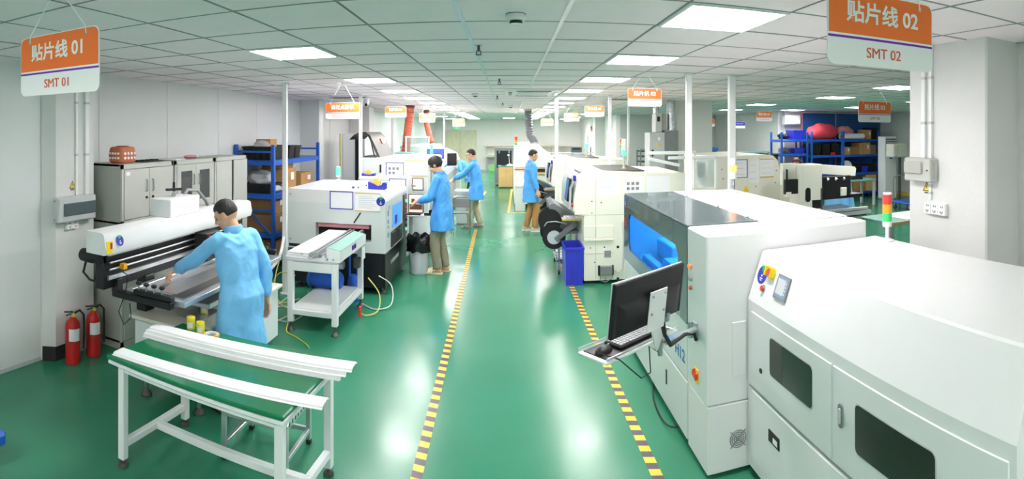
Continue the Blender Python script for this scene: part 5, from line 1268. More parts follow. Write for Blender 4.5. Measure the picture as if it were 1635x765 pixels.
# ---------------------------------------------------------------- cream mounters
def mounter(label, feats=True):
    t = thing('chip_mounter', label, 'machine', (1.75, 8.2, 0), 'cream chip mounters of the right line')
    y0, y1 = 7.4, 9.0
    MB().prism([(1.03, .05), (1.03, .94), (.93, .97), (.885, 1.02), (.895, 1.20), (.94, 1.42), (.98, 1.50), (1.06, 1.545), (1.15, 1.555), (2.5, 1.50), (2.5, .05)], 'y', y0, y1).build('body', 'cream', t, angle=.35)
    B(1.16, 1.92, 7.55, 8.85, 1.53, 1.548).build('roof_window', 'foot_grey', t)
    B(.99, 1.09, 7.6, 8.2, 1.49, 1.54).build('roof_grille', 'mid_grey', t)
    # aisle-side hood and monitor
    MB().prism([(.86, 1.02), (.87, 1.3), (.93, 1.46), (.91, 1.47), (.845, 1.31), (.835, 1.02)], 'y', 7.5, 8.6).build('side_hood', 'light_grey', t)
    m_ = MB().obox((.845, 7.72, 1.28), (0, 1, 0), (1, 0, 0), (.12, 0, 1), .16, .015, .16, .006).build('side_monitor', 'black', t); MB().obox((.828, 7.72, 1.28), (0, 1, 0), (1, 0, 0), (.12, 0, 1), .14, .003, .135).build('side_screen', 'blue_print', m_)
    B(.88, .92, 7.38, 7.42, 1.42, 1.50, c=.008).build('blue_badge', 'blue_logo', t)
    B(.90, 1.06, y0-.012, y0+.002, .96, 1.24, c=.006).build('switch_panel', 'cream', t); MB().cyl((.90, y0+.05, 1.09), (.86, y0+.05, 1.09), .025, n=12).build('stop_button', 'red', t)
    # near face
    B(1.03, 1.44, y0-.03, y0, .60, .63, c=.004).build('ledge', 'cream', t); B(1.035, 1.19, y0-.012, y0, .64, .80, c=.004).build('access_panel', 'cream', t); B(1.20, 1.44, y0-.012, y0, .64, .80, c=.004).build('access_panel', 'cream', t)
    for x in (1.195,): B(x-.003, x+.003, y0-.002, y0, .08, 1.45).build('seam', 'cream_seam', t)
    for z in (.42, .95): B(1.04, 1.45 if z < .5 else 1.8, y0-.002, y0, z-.0025, z+.0025).build('seam', 'cream_seam', t)
    for k, x in enumerate((1.375, 1.735, 2.085)): sheet((x, y0-.001, 1.345), X_, Z_, .33 if k != 1 else .30, .25, t, None, 5 if k == 0 else 0, photos=6 if k == 1 else 0, m='paper')
    g_ = B(1.31, 1.41, y0-.004, y0, .36, .46, c=.002).build('vent_grille', 'light_grey', t)
    for k in range(6): B(1.315, 1.405, y0-.006, y0-.003, .368+.015*k, .374+.015*k).build('vent_slot', 'text_dark', g_)
    p_ = B(1.25, 1.42, y0-.06, y0, .13, .25, c=.006).build('power_box', 'mid_grey', t); B(1.225, 1.25, y0-.03, y0, .12, .255).build('box_bracket', 'black', p_); B(1.42, 1.44, y0-.03, y0, .12, .255).build('box_bracket', 'black', p_)
    for x, z, r in ((1.505, .50, .02), (1.505, .06, .02), (1.315, .505, .011), (1.33, .07, .009), (1.27, 1.12, .009), (1.14, 1.14, .009), (1.14, .98, .008), (1.18, .30, .008), (1.12, .5, .008)): MB().cyl((x, y0, z), (x, y0-.004, z), r, n=10).build('screw_hole', 'black', t)
    MB().tube([(1.44, y0-.02, .19), (1.52, y0-.02, .14), (1.57, y0-.02, .2), (1.58, y0-.02, .55), (1.57, y0-.02, .85)], .008, 6).build('side_cable', 'light_grey', t)
    MB().tube([(1.25, y0-.02, .12), (1.26, y0-.03, .05), (1.33, y0-.03, .03), (1.42, y0-.03, .08), (1.43, y0-.02, .13)], .005, 6).build('hanging_cable', 'seam_grey', t)
    for x in (1.14, 2.4):
        for y in (7.52, 8.85): leveling(x, y, .06, t, .07)
    return t
mt1 = mounter('near cream chip mounter on the right line behind the H12 machine')
mt2 = copy_tree(mt1, None, (0, 3.9, 0), 'farther cream chip mounter beside the man in brown trousers')
light_tower(1.72, 8.0, 1.535, [('led_green', .09), ('lens_clear', .15)], .036, .20, 'green lit signal lamp on the near cream chip mounter', 'brass')
light_tower(1.72, 11.9, 1.535, [('led_green', .09), ('lens_clear', .15)], .036, .20, 'green lit signal lamp on the farther cream chip mounter', 'brass')
def feeder(label, lab_g):
    t = thing('feeder_cart', label, 'feeder cart', (.85, 8.3, 0), lab_g)
    for x in (.74, 1.0):
        for y in (7.98, 8.75): B(x-.015, x+.015, y-.015, y+.015, .06, .62).build('leg', 'steel', t); MB().lathe((x, y, .035), [(0, -.012), (.035, -.012), (.035, .012), (0, .012)], 12, 'x').build('wheel', 'rubber', t)
    B(.72, 1.02, 7.95, 8.78, .60, .64).build('base_plate', 'mid_grey', t)
    B(.76, 1.0, 7.95, 8.78, .16, .18).build('lower_tray', 'steel', t)
    for k in range(7):
        y = 7.98+.115*k
        f_ = MB().prism([(.60, 1.02), (.66, 1.05), (1.02, .82), (1.02, .68), (.70, .60), (.64, .72)], 'y', y, y+.055).build('feeder', 'mid_grey', t)
        MB().bar((.66, y+.0275, 1.045), (1.0, y+.0275, .835), .02, .015).build('tape_guide', 'light_grey', f_)
    for k, (x, z, y) in enumerate(((.60, .80, 7.93), (.66, .56, 7.90), (.62, .78, 8.25), (.66, .55, 8.5))):
        r_ = MB().lathe((x, y, z), [(.03, -.012), (.17, -.012), (.17, -.008), (.15, -.006), (.15, .006), (.17, .008), (.17, .012), (.03, .012), (.03, -.012)], 28, 'y').build('reel', 'black', t)
        if k == 1: MB().lathe((x, y-.013, z), [(.035, -.002), (.10, -.002), (.10, .002), (.035, .002), (.035, -.002)], 24, 'y').build('reel_hub', 'light_grey', r_)
    MB().bar((.68, 7.9, .52), (1.0, 7.9, .78), .05, .08, ch=.01).build('front_guide', 'mid_grey', t)
    b_ = B(.76, 1.03, 7.62, 7.86, .84, .86, c=.004).build('parts_tray_shelf', 'tape_tan', t)
    p_ = MB()
    for i in range(7):
        for j in range(5): p_.box(.79+.032*i, .815+.032*i, 7.65+.038*j, 7.68+.038*j, .862, .885)
    p_.build('parts_tray', 'paper', b_)
    MB().tube([(.52, 7.92, .72), (.56, 7.9, .78), (.68, 7.9, .79), (.85, 7.9, .75)], .008, 6).build('carrier_tape', 'light_grey', t)
    clumpb = MB()
    for k in range(6): clumpb.bar((.70, 7.98+.1*k, .2), (1.0, 8.05+.1*k, .24), .05, .03)
    clumpb.build('spare_feeders', 'steel', t)
    return t
fd1 = feeder('grey component feeder cart with black reels by the near cream mounter', 'component feeder carts')
fd2 = copy_tree(fd1, None, (0, 3.95, 0), 'grey component feeder cart beside the man in brown trousers')
bin_box(.77, 1.02, 7.36, 7.86, 0, .52, 'blue_plastic', 'tall blue plastic crate at the foot of the near cream mounter', 'crate')
# raised transparent covers beside the near mounter
t = thing('raised_cover', 'white raised machine cover frame at the right end of the near cream mounter', 'machine cover', (2.75, 7.6, 0))
B(2.53, 2.935, 7.3, 8.5, .06, 1.28, c=.02).build('unit_body', 'cream', t)
for p, q in (((1.90, 7.32, 1.80), (2.62, 7.32, 1.80)), ((2.60, 7.32, 1.80), (2.60, 7.32, 1.28)), ((1.92, 7.32, 1.72), (2.38, 7.32, 1.62)), ((2.20, 7.28, 1.73), (2.94, 7.28, 1.73)), ((2.92, 7.28, 1.73), (2.92, 7.28, 1.28))): MB().bar(p, q, .045, ch=.006).build('frame_bar', 'white_paint', t)
B(2.63, 2.89, 7.29, 7.30, 1.30, 1.70).build('cover_pane', 'acrylic', t)
# reflow oven, right line
t = thing('reflow_oven', 'cream reflow oven with grey exhaust duct on the right line', 'machine', (.75, 16.3, 0))
MB().prism([(.16, .12), (.16, 1.08), (.18, 1.62), (.25, 1.74), (.82, 1.74), (1.30, 1.36), (1.33, 1.12), (1.33, .12)], 'y', 14.9, 18.6).build('body', 'cream', t, angle=.3)
B(.20, 1.30, 14.87, 14.905, 1.12, 1.30, c=.005).build('end_hood', 'cream', t)
B(.70, 1.28, 14.86, 14.91, .99, 1.08).build('board_outlet', 'black', t); B(.70, 1.28, 14.78, 14.9, .95, .985).build('outlet_rail', 'tape_tan', t)
B(.16, .52, 14.87, 14.902, 1.05, 1.075).build('red_strip', 'red_bright', t); B(.2, .6, 14.88, 14.902, .2, .95, c=.01).build('end_door', 'cream', t); B(.65, 1.28, 14.88, 14.902, .2, .9, c=.01).build('end_door', 'cream', t)
for x in (.25, 1.25): leveling(x, 15.0, .13, t); leveling(x, 18.4, .13, t)
duct([(.555, 15.3, 2.735), (.57, 15.3, 2.3), (.60, 15.3, 2.0), (.70, 15.3, 1.86), (.72, 15.3, 1.745)], .105, 'duct_grey', 'grey corrugated exhaust duct rising from the right reflow oven', .07)
light_tower(.21, 15.1, 1.66, [('lens_green', .07), ('led_orange', .07), ('lens_red', .09)], .04, .07, 'red orange green signal tower on the right reflow oven')
t = thing('plastic_bin', 'tall white plastic bin behind the man in brown trousers', 'bin', (.31, 14.45, 0))
MB().rings([[(.31+x*s, 14.45+y*s, z) for x, y in rrect(.3, .3, .05, 3)] for z, s in ((0, .85), (.02, .9), (.66, 1.), (.66, 1.08), (.72, 1.08), (.72, .97), (.66, .95))]).build('tub', 'white_paint', t)
B(.2, .42, 14.28, 14.305, .62, .66).build('grip', 'light_grey', t)
# bench with instruments behind
t = thing('test_bench', 'grey bench with stacked instruments beyond the right reflow oven', 'bench', (2.4, 20.4, 0))
B(1.5, 3.2, 20.0, 20.8, .78, .83).build('worktop', 'light_grey', t)
for x in (1.6, 2.4, 3.1): B(x-.03, x+.03, 20.1, 20.16, 0, .78).build('leg', 'steel', t); B(x-.02, x+.02, 20.4, 20.44, .83, 1.5).build('upright', 'steel', t)
B(1.5, 3.2, 20.3, 20.6, 1.28, 1.31).build('upper_shelf', 'light_grey', t)
for k, (x0, x1, z0, z1, m, l) in enumerate(((1.55, 1.9, .83, 1.2, 'light_grey', 'pale grey instrument on the left of the far test bench'), (2.05, 2.6, .83, 1.1, 'cream', 'wide cream instrument in the middle of the far test bench'), (2.35, 2.75, 1.31, 1.52, 'dark_grey', 'dark printer on the upper shelf of the far test bench'), (2.75, 3.1, .83, 1.15, 'mid_grey', 'grey instrument on the right of the far test bench'))):
    u = thing('instrument', l, 'instrument', ((x0+x1)/2, 20.4, z0)); B(x0, x1, 20.31, 20.6, z0, z1, c=.015).build('case', m, u); B(x0+.05, x1-.05, 20.3, 20.312, z0+(z1-z0)*.5, z1-.04).build('display', 'screen_dark', u)

# ================================================================ RIGHT BAY
t = thing('chip_mounter', 'cream machine with blue framed notice and warning triangle in the right bay', 'machine', (3.8, 8.7, 0))
MB().prism([(3.2, .08), (3.2, 1.70), (4.1, 1.72), (4.22, 1.70), (4.31, 1.62), (4.35, 1.48), (4.36, .08)], 'y', 8.0, 9.6).build('body', 'cream', t, angle=.35)
sheet((3.62, 7.998, 1.50), X_, Z_, .26, .30, t, 'blue_print', 3); sheet((3.86, 7.997, 1.44), X_, Z_, .2, .36, t, None, 3); s = sheet((4.1, 7.998, 1.5), X_, Z_, .26, .28, t, None, 3)
B(3.97, 4.23, 7.99, 7.996, 1.345, 1.36).build('sheet_rail', 'tape_tan', s); B(3.97, 4.23, 7.99, 7.996, 1.635, 1.65).build('sheet_rail', 'tape_tan', s)
plate([(-.06, -.05), (.06, -.05), (0, .06)], (3.72, 7.998, 1.17), X_, Z_, .002).build('warning_triangle', 'yellow', t)
for x, z in ((4.28, 1.45), (4.26, 1.25), (3.9, 1.2), (3.3, 1.5), (3.32, 1.35)): MB().cyl((x, 8.0, z), (x, 7.995, z), .010, n=8).build('screw', 'text_dark', t)
MB().prism([(3.02, 1.36), (3.2, 1.36), (3.2, 1.66), (3.08, 1.64)], 'y', 8.0, 8.5).build('monitor_hood', 'cream', t)
B(2.86, 3.03, 7.98, 8.03, 1.34, 1.64, c=.008).build('monitor_frame', 'white_paint', t); B(2.885, 3.005, 7.97, 7.982, 1.38, 1.60).build('monitor_screen', 'dark_grey', t)
B(2.95, 3.2, 8.03, 8.5, .9, 1.36, c=.01).build('side_cabinet', 'cream', t)
for x in (3.3, 4.25): leveling(x, 8.15, .09, t)
# stripped printer in the right bay
t = thing('screen_printer', 'opened cream screen printer with black print head in the right bay', 'machine', (4.2, 6.7, 0))
B(3.82, 4.19, 6.45, 6.75, .6, 1.64, c=.012).build('head_column', 'cream', t)
plate(rrect(.085, .2, .042), (3.95, 6.449, 1.22), X_, Z_, .003).build('cable_slot', 'black', t)
B(4.02, 4.16, 6.446, 6.452, 1.02, 1.14).build('lower_opening', 'black', t); B(4.16, 4.185, 6.446, 6.452, 1.0, 1.3).build('side_gap', 'text_dark', t)
B(3.60, 3.82, 6.55, 6.62, 1.36, 1.66, c=.006).build('left_cover', 'cream', t); B(3.62, 3.82, 6.50, 6.56, 1.24, 1.44).build('left_head', 'black', t); B(3.63, 3.7, 6.47, 6.55, 1.2, 1.27, c=.005).build('left_actuator', 'cream', t)
MB().cyl((3.66, 6.53, 1.44), (3.66, 6.53, 1.58), .014, n=8).build('left_spindle', 'black_metal', t)
MB().prism([(4.19, 1.50), (4.80, 1.44), (4.82, 1.55), (4.79, 1.58), (4.19, 1.63)], 'y', 6.5, 6.62).build('right_cover', 'cream', t)
r_ = B(4.20, 4.70, 6.46, 6.58, 1.13, 1.46, c=.01).build('print_head', 'black', t)
for x in (4.28, 4.42, 4.56): MB().cyl((x, 6.46, 1.41), (x, 6.44, 1.43), .018, n=8).build('head_fitting', 'steel', r_)
B(4.50, 4.60, 6.43, 6.47, 1.17, 1.29, c=.006).build('head_valve', 'cream', r_); B(4.62, 4.86, 6.4, 6.6, 1.14, 1.19).build('side_bracket', 'black_metal', r_)
B(3.3, 4.95, 6.4, 7.1, .86, .95, c=.01).build('print_deck', 'black_metal', t)
B(3.0, 4.95, 6.38, 6.42, .95, .99).build('deck_rail', 'aluminium', t); B(4.2, 4.95, 6.3, 6.34, .90, .95).build('deck_rail', 'aluminium', t)
B(3.35, 4.9, 6.45, 7.05, .1, .86, c=.02).build('base', 'cream', t)
for x in (3.45, 4.8): leveling(x, 6.55, .11, t)
MB().tube([(3.84, 6.7, 1.64), (3.86, 6.7, 1.68), (3.94, 6.7, 1.69), (4.02, 6.7, 1.66)], .012, 6).build('top_cable', 'black', t)
light_tower(4.37, 7.5, 1.43, [('lens_clear', .03), ('lens_green', .05), ('lens_red', .07)], .032, .09, 'small red and green signal tower behind the opened screen printer')
B(4.2, 4.55, 7.25, 7.75, 0, 1.43, c=.02).single('power_cabinet', 'beige_panel', 'pale cabinet carrying the small signal tower in the right bay', 'cabinet')
t = thing('swivel_chair', 'office chair under a blue smock behind the black print head', 'chair', (5.15, 7.25, 0))
MB().cyl((5.15, 7.25, .08), (5.15, 7.25, .5), .03).build('column', 'steel', t)
for k in range(5):
    a = 2*PI*k/5; MB().bar((5.15, 7.25, .1), (5.15+.27*math.cos(a), 7.25+.27*math.sin(a), .07), .04, .03).build('base_arm', 'black', t); MB().ball((5.15+.27*math.cos(a), 7.25+.27*math.sin(a), .03), .03, n=8, m=6).build('caster', 'rubber', t)
B(4.95, 5.35, 7.05, 7.45, .5, .56, c=.02).build('seat', 'charcoal', t); B(4.93, 5.37, 7.40, 7.45, .6, 1.28, c=.02).build('backrest', 'charcoal', t); B(5.1, 5.2, 7.44, 7.47, .52, .7).build('back_bar', 'black', t)
b = MB(); R = []
for z, w, d_ in ((.84, .30, .13), (.95, .28, .11), (1.1, .255, .075), (1.25, .245, .055), (1.31, .24, .045), (1.325, .2, .03)):
    R.append([(5.15+w*math.cos(a)*(1+.06*math.sin(7*a+z*4)), 7.425+d_*math.sin(a)*(1+.25*math.sin(9*a)), z) for a in [2*PI*q/36 for q in range(36)]])
b.rings(R).single('smock', 'coat_blue', 'light blue smock draped over the office chair in the right bay', 'clothing', angle=1.5)
# racks at the far right
GR = 'goods on the right blue racks'
rack(7.56, 8.42, 13.8, 14.45, 2.08, [1.86, 1.45, .8, .2], 'blue rack at the left end of the far right row, half empty', braces=False)
rack(8.58, 9.68, 13.8, 14.45, 2.1, [1.86, 1.38, .8, .2], 'blue rack in the far right row carrying the red bundle', braces=False)
rack(9.74, 11.15, 13.8, 14.45, 2.1, [1.85, 1.37, .8, .2], 'blue rack at the right end of the far right row, full of cartons', braces=False)
clump((9.15, 14.1, 2.08), .5, .3, .27, 'red_cloth', 'bundle', 'big red cloth bundle on top of the far right blue rack', 'bundle', 21, amp=.18)
clump((10.1, 14.25, 2.10), .3, .15, .17, 'pink_cloth', 'bundle', 'pale pink plastic bundle behind the white roll on the rack', 'bundle', 24, amp=.25)
t = thing('foam_roll', 'white foam roll lying across the right blue rack', 'roll', (10.15, 13.95, 1.85)); MB().lathe((10.15, 13.92, 1.945), [(.03, -.45), (.09, -.45), (.092, .45), (.03, .45), (.03, -.45)], 18, 'x').build('foam', 'sign_white', t); MB().cyl((9.69, 13.92, 1.945), (10.61, 13.92, 1.945), .028, n=10).build('core', 'carton', t)
carton(10.66, 10.88, 13.85, 14.3, 1.85, 2.15, 'small brown carton at the top right of the far rack', stick='y'); bin_box(10.9, 11.12, 13.85, 14.35, 1.85, 2.22, 'black', 'tall black bin beside the top right carton on the far rack', group=GR)
bin_box(8.0, 8.36, 13.85, 14.35, 1.86, 2.14, 'blue_plastic', 'blue bin on the top shelf of the left far rack', group=GR); clump((7.78, 14.1, 1.95), .16, .16, .1, 'black', 'cable_coil', 'dark coil of cables on the top shelf of the left far rack', 'cables', 31)
bin_box(8.02, 8.36, 13.85, 14.3, 1.45, 1.60, 'blue_plastic', 'blue bin on the second shelf of the left far rack', group=GR); clump((7.8, 14.1, 1.53), .16, .16, .09, 'mid_grey', 'scrap_heap', 'grey heap of parts on the second shelf of the left far rack', 'parts', 33)
for k in range(3): bin_box(8.66+.34*k, 8.95+.34*k, 13.85, 14.35, 1.38, 1.72, 'black', ['leftmost black bin of three under the red bundle', 'middle black bin of three under the red bundle', 'rightmost black bin of three under the red bundle'][k], group=GR)
B(9.28, 9.44, 13.80, 13.84, 1.38, 1.46, c=.01).single('parts_box', 'red', 'small red box in front of the black bins on the far rack', 'box')
carton(9.80, 10.05, 13.85, 14.3, 1.37, 1.62, 'first carton from the left on the second shelf of the full rack', stick='y'); carton(10.08, 10.38, 13.85, 14.3, 1.37, 1.60, 'opened second carton on the second shelf of the full rack', 'carton_dark')
carton(10.40, 10.52, 13.85, 14.3, 1.37, 1.74, 'narrow tall carton in the middle of the second shelf of the full rack'); carton(10.54, 10.84, 13.85, 14.3, 1.37, 1.75, 'tall tape sealed carton on the second shelf of the full rack', stick='y'); carton(10.86, 11.08, 13.85, 14.3, 1.37, 1.66, 'rightmost carton on the second shelf of the full rack', 'carton_dark')
t = thing('tape_reel', 'white reel standing on the third shelf of the full rack', 'reel', (9.9, 13.9, .8)); MB().lathe((9.92, 13.9, 1.0), [(.05, -.04), (.19, -.04), (.19, -.03), (.1, -.02), (.1, .02), (.19, .03), (.19, .04), (.05, .04), (.05, -.04)], 22, 'y').build('reel', 'sign_white', t); B(9.8, 10.04, 13.85, 13.95, .8, .815).build('stand', 'mid_grey', t)
bin_box(10.15, 10.5, 13.85, 14.3, .8, 1.03, 'black', 'left black bin on the third shelf of the full rack', group=GR); bin_box(10.52, 10.72, 13.83, 14.3, .8, .99, 'blue_plastic', 'small blue bin on the third shelf of the full rack', group=GR); bin_box(10.74, 11.08, 13.85, 14.3, .8, 1.03, 'black', 'right black bin on the third shelf of the full rack', group=GR)
carton(8.68, 9.1, 13.85, 14.3, .8, 1.05, 'flat brown carton on the third shelf under the red bundle', 'carton_dark'); carton(10.2, 10.62, 13.85, 14.3, .2, .56, 'upper brown carton at the bottom of the full rack'); carton(10.66, 11.08, 13.83, 14.3, .2, .72, 'orange brown carton at the bottom right of the full rack', 'wood')
for k in range(2): MB().obox((11.32+.06*k, 14.1, .6), (1, 0, -.12), Y_, (.12, 0, 1), .015, .3, .58, .004).single('blue_board', 'blue_rack', ['left blue board leaning beside the full rack', 'right blue board leaning beside the full rack'][k], 'board', 'blue boards leaning beside the rack')
t = thing('floor_air_conditioner', 'tall white floor standing air conditioner beside the blue rack', 'air conditioner', (10.95, 13.0, 0))
B(10.62, 11.10, 12.85, 13.2, .03, 1.95, c=.02).build('cabinet', 'wall_white', t); B(10.66, 11.06, 12.84, 12.855, 1.5, 1.88, c=.004).build('air_outlet', 'dark_grey', t)
for k in range(6): B(10.67, 11.05, 12.832, 12.842, 1.53+.058*k, 1.548+.058*k).build('louvre', 'white_paint', t)
B(10.8, 10.92, 12.843, 12.852, 1.25, 1.36).build('display', 'blue_print', t); B(10.63, 11.09, 12.86, 13.19, 0, .03).build('plinth', 'mid_grey', t)
t = thing('post_box', 'beige plastic wrapped box on a dark post beside the air conditioner', 'box', (10.75, 12.3, 0)); B(10.73, 10.79, 12.3, 12.36, .02, 1.35).build('post', 'foot_grey', t); B(10.6, 10.92, 12.2, 12.45, 0, .03, c=.005).build('foot', 'black', t); B(10.36, 10.94, 12.15, 12.5, 1.33, 1.74, c=.03).build('case', 'beige_panel', t); MB().bar((10.5, 12.148, 1.36), (10.56, 12.148, 1.7), .012, .003).build('wrap_fold', 'acrylic', t)
t = thing('hand_truck', 'blue platform hand truck with grey push bar near the right column', 'trolley', (9.9, 10.9, 0))
B(9.55, 10.25, 10.55, 11.35, .17, .22, c=.02).build('deck', 'blue_rack', t)
MB().tube([(9.6, 11.25, .2), (9.6, 11.28, .78), (9.64, 11.28, .86), (9.72, 11.28, .9), (10.1, 11.28, .9), (10.18, 11.28, .86), (10.2, 11.28, .78), (10.2, 11.25, .2)], .018, 8).build('push_bar', 'mid_grey', t)
for x in (9.65, 10.15):
    for y in (10.65, 11.25): MB().lathe((x, y, .065), [(0, -.02), (.065, -.02), (.065, .02), (0, .02)], 14, 'x').build('wheel', 'rubber', t); B(x-.03, x+.03, y-.02, y+.02, .06, .17).build('caster_fork', 'steel', t)
t = thing('work_table', 'teal topped table in front of the right blue rack', 'table', (9.1, 12.5, 0))
B(8.4, 9.78, 12.2, 12.9, .70, .74, c=.006).build('table_top', 'teal', t)
for x in (8.46, 9.72):
    for y in (12.26, 12.84): B(x-.03, x+.03, y-.03, y+.03, 0, .70).build('leg', 'light_grey', t)
B(9.0, 9.4, 12.35, 12.6, .741, .80, c=.01).single('tool_case', 'black', 'black tool case lying on the teal table', 'case')
t = thing('side_bench', 'bench with wooden edge behind the near oven signal tower', 'bench', (5.5, 6.2, 0))
B(4.95, 6.1, 5.85, 6.6, .78, .81).build('worktop', 'teal', t); B(4.95, 6.1, 5.83, 5.85, .77, .815).build('edge_strip', 'wood', t)
for x in (5.0, 6.05):
    for y in (5.9, 6.55): B(x-.025, x+.025, y-.025, y+.025, 0, .78).build('leg', 'steel', t)
B(5.3, 5.9, 5.9, 6.5, .811, .82).single('white_sheet', 'paper', 'white board lying on the bench behind the near signal tower', 'board')
t = thing('tape_roll', 'white and yellow tape roll on the bench behind the near signal tower', 'tape roll', (5.62, 6.0, .82)); MB().lathe((5.62, 6.0, .821), [(.04, 0), (.11, 0), (.11, .02), (.04, .02), (.04, 0)], 20).build('tape', 'tape_tan', t); MB().lathe((5.62, 6.0, .841), [(.03, 0), (.10, 0), (.10, .02), (.03, .02), (.03, 0)], 20).build('upper_roll', 'paper', t)
B(5.55, 5.85, 5.84, 6.1, .30, .76, c=.01).single('bench_drawer_box', 'white_paint', 'white box under the bench behind the near signal tower', 'box')
# electrical cabinet and ducts at the middle column
t = thing('electrical_cabinet', 'tall grey electrical cabinet beside the square middle column', 'cabinet', (2.95, 9.9, 0))
B(2.78, 3.10, 10.5, 10.9, 0, 2.08, c=.01).build('cabinet', 'light_grey', t); B(3.10, 3.38, 10.5, 10.9, .8, 2.12, c=.01).build('side_box', 'mid_grey', t)
for z, m in ((1.92, 'sign_white'), (1.80, 'yellow')): B(2.95, 3.0, 10.494, 10.5, z, z+.07).build('indicator', m, t)
for z in (1.62, 1.72): MB().cyl((2.84, 10.5, z), (2.84, 10.48, z), .02, n=8).build('switch', 'black', t)
t = thing('meter_box', 'narrow grey meter box above the electrical cabinet', 'electrical box', (3.0, 10.6, 2.12)); B(2.92, 3.05, 10.55, 10.85, 2.085, 2.46, c=.006).build('housing', 'light_grey', t); B(3.05, 3.17, 10.6, 10.85, 2.12, 2.46).build('side', 'cabinet_side', t); B(2.95, 3.01, 10.545, 10.55, 2.3, 2.4).build('dial', 'black', t)
t = thing('air_duct', 'shiny foil air duct running up the middle column', 'duct', (3.28, 10.75, 2.12)); MB().cyl((3.28, 10.65, 2.125), (3.28, 10.65, CEIL-.005), .085, n=16).build('duct', 'foil', t); MB().cyl((2.98, 10.75, 2.465), (2.98, 10.75, CEIL-.005), .06, n=14).build('branch_duct', 'foil', t)
light_tower(2.52, 12.0, 1.5, [('lens_green', .06), ('led_orange', .06), ('lens_red', .06)], .035, .25, 'small far signal tower left of the electrical cabinet')
B(2.42, 2.62, 11.9, 12.1, 0, 1.5, c=.01).single('tower_post', 'light_grey', 'pale post carrying the small far signal tower', 'post')
def wire_rack(x0, x1, y0, y1, z1, n, m, label):
    t = thing('wire_rack', label, 'rack', ((x0+x1)/2, (y0+y1)/2, 0))
    for x in (x0, x1):
        for y in (y0, y1): B(x-.02, x+.02, y-.02, y+.02, 0, z1).build('post', 'mid_grey', t)
    for k in range(n):
        z = .25+(z1-.3)*k/(n-1); f = MB()
        for y in (y0, (y0+y1)/2, y1): f.box(x0, x1, y-.012, y+.012, z-.02, z+.02)
        f.build('wire_shelf', m, t)
    B(x0-.03, x1+.03, y0-.03, y1+.03, z1, z1+.03).build('top', 'teal', t)
wire_rack(4.25, 5.2, 17.2, 17.7, 1.5, 8, 'dark_grey', 'dark board magazine rack with teal top, left of the electrical cabinet')
wire_rack(5.3, 6.2, 17.2, 17.7, 1.5, 8, 'light_grey', 'pale board magazine rack with teal top behind the farther cream machines')
wire_rack(5.9, 6.8, 15.4, 15.9, 1.35, 6, 'light_grey', 'wire rack with teal top just right of the square column')
wire_rack(6.85, 7.75, 15.0, 15.5, 1.45, 7, 'black_metal', 'dark wire rack between the square column and the blue racks')
t = thing('long_shelf', 'long dark parts shelf left of the blue racks', 'shelf', (7.4, 14.3, 0))
B(6.6, 7.5, 13.9, 14.3, 1.38, 1.42).build('shelf', 'black_metal', t); B(6.6, 7.5, 13.9, 14.3, 1.1, 1.14).build('shelf', 'black_metal', t); B(6.6, 7.5, 13.9, 14.3, .6, .64).build('shelf', 'black_metal', t)
for x in (6.62, 7.48): B(x-.02, x+.02, 13.92, 14.28, 0, 1.44).build('upright', 'black_metal', t)
for k, x in enumerate((6.75, 7.0, 7.25)): B(x-.09, x+.09, 13.95, 14.25, 1.14, 1.30, c=.01).single('parts_box', 'black', ['left dark box on the long parts shelf', 'middle dark box on the long parts shelf', 'right dark box on the long parts shelf'][k], 'box')
t = thing('blue_crate_stand', 'blue frame stand holding dark crates beyond the wire racks', 'stand', (6.6, 17.5, 0)); B(6.1, 7.3, 18.0, 18.5, 1.42, 1.52).build('top', 'blue_print', t)
for x in (6.15, 7.25): B(x-.03, x+.03, 18.05, 18.45, 0, 1.42).build('leg', 'blue_print', t)
B(6.2, 7.2, 18.1, 18.4, .9, 1.3).build('crate', 'dark_grey', t)
t = thing('wall_air_conditioner', 'white wall air conditioner under the ceiling of the right bay', 'air conditioner', (8.3, 14.6, 2.3)); B(8.05, 8.6, 14.45, 14.7, 2.3, 2.6, c=.03).build('casing', 'wall_white', t); B(8.08, 8.57, 14.44, 14.452, 2.33, 2.36).build('louvre', 'light_grey', t)
t = thing('wall_pipe', 'grey vertical pipes on the pale right wall', 'pipe', (11.8, 13.2, 0)); MB().cyl((11.86, 12.9, .12), (11.86, 12.9, 2.3), .02, n=8).build('pipe', 'mid_grey', t); MB().cyl((11.86, 12.6, .12), (11.86, 12.6, 2.6), .03, n=8).build('pipe', 'mid_grey', t)
clump((5.35, 9.2, 1.27), .16, .14, .09, 'light_green', 'cable_tangle', 'green tangle of straps on the small table past the cream machine', 'straps', 41)
t = thing('side_table', 'small pale table past the cream machine in the right bay', 'table', (5.3, 9.2, 0)); B(5.0, 5.7, 9.0, 9.5, 1.16, 1.19).build('table_top', 'light_grey', t)
for x in (5.05, 5.65):
    for y in (9.05, 9.45): B(x-.02, x+.02, y-.02, y+.02, 0, 1.16).build('leg', 'light_grey', t)
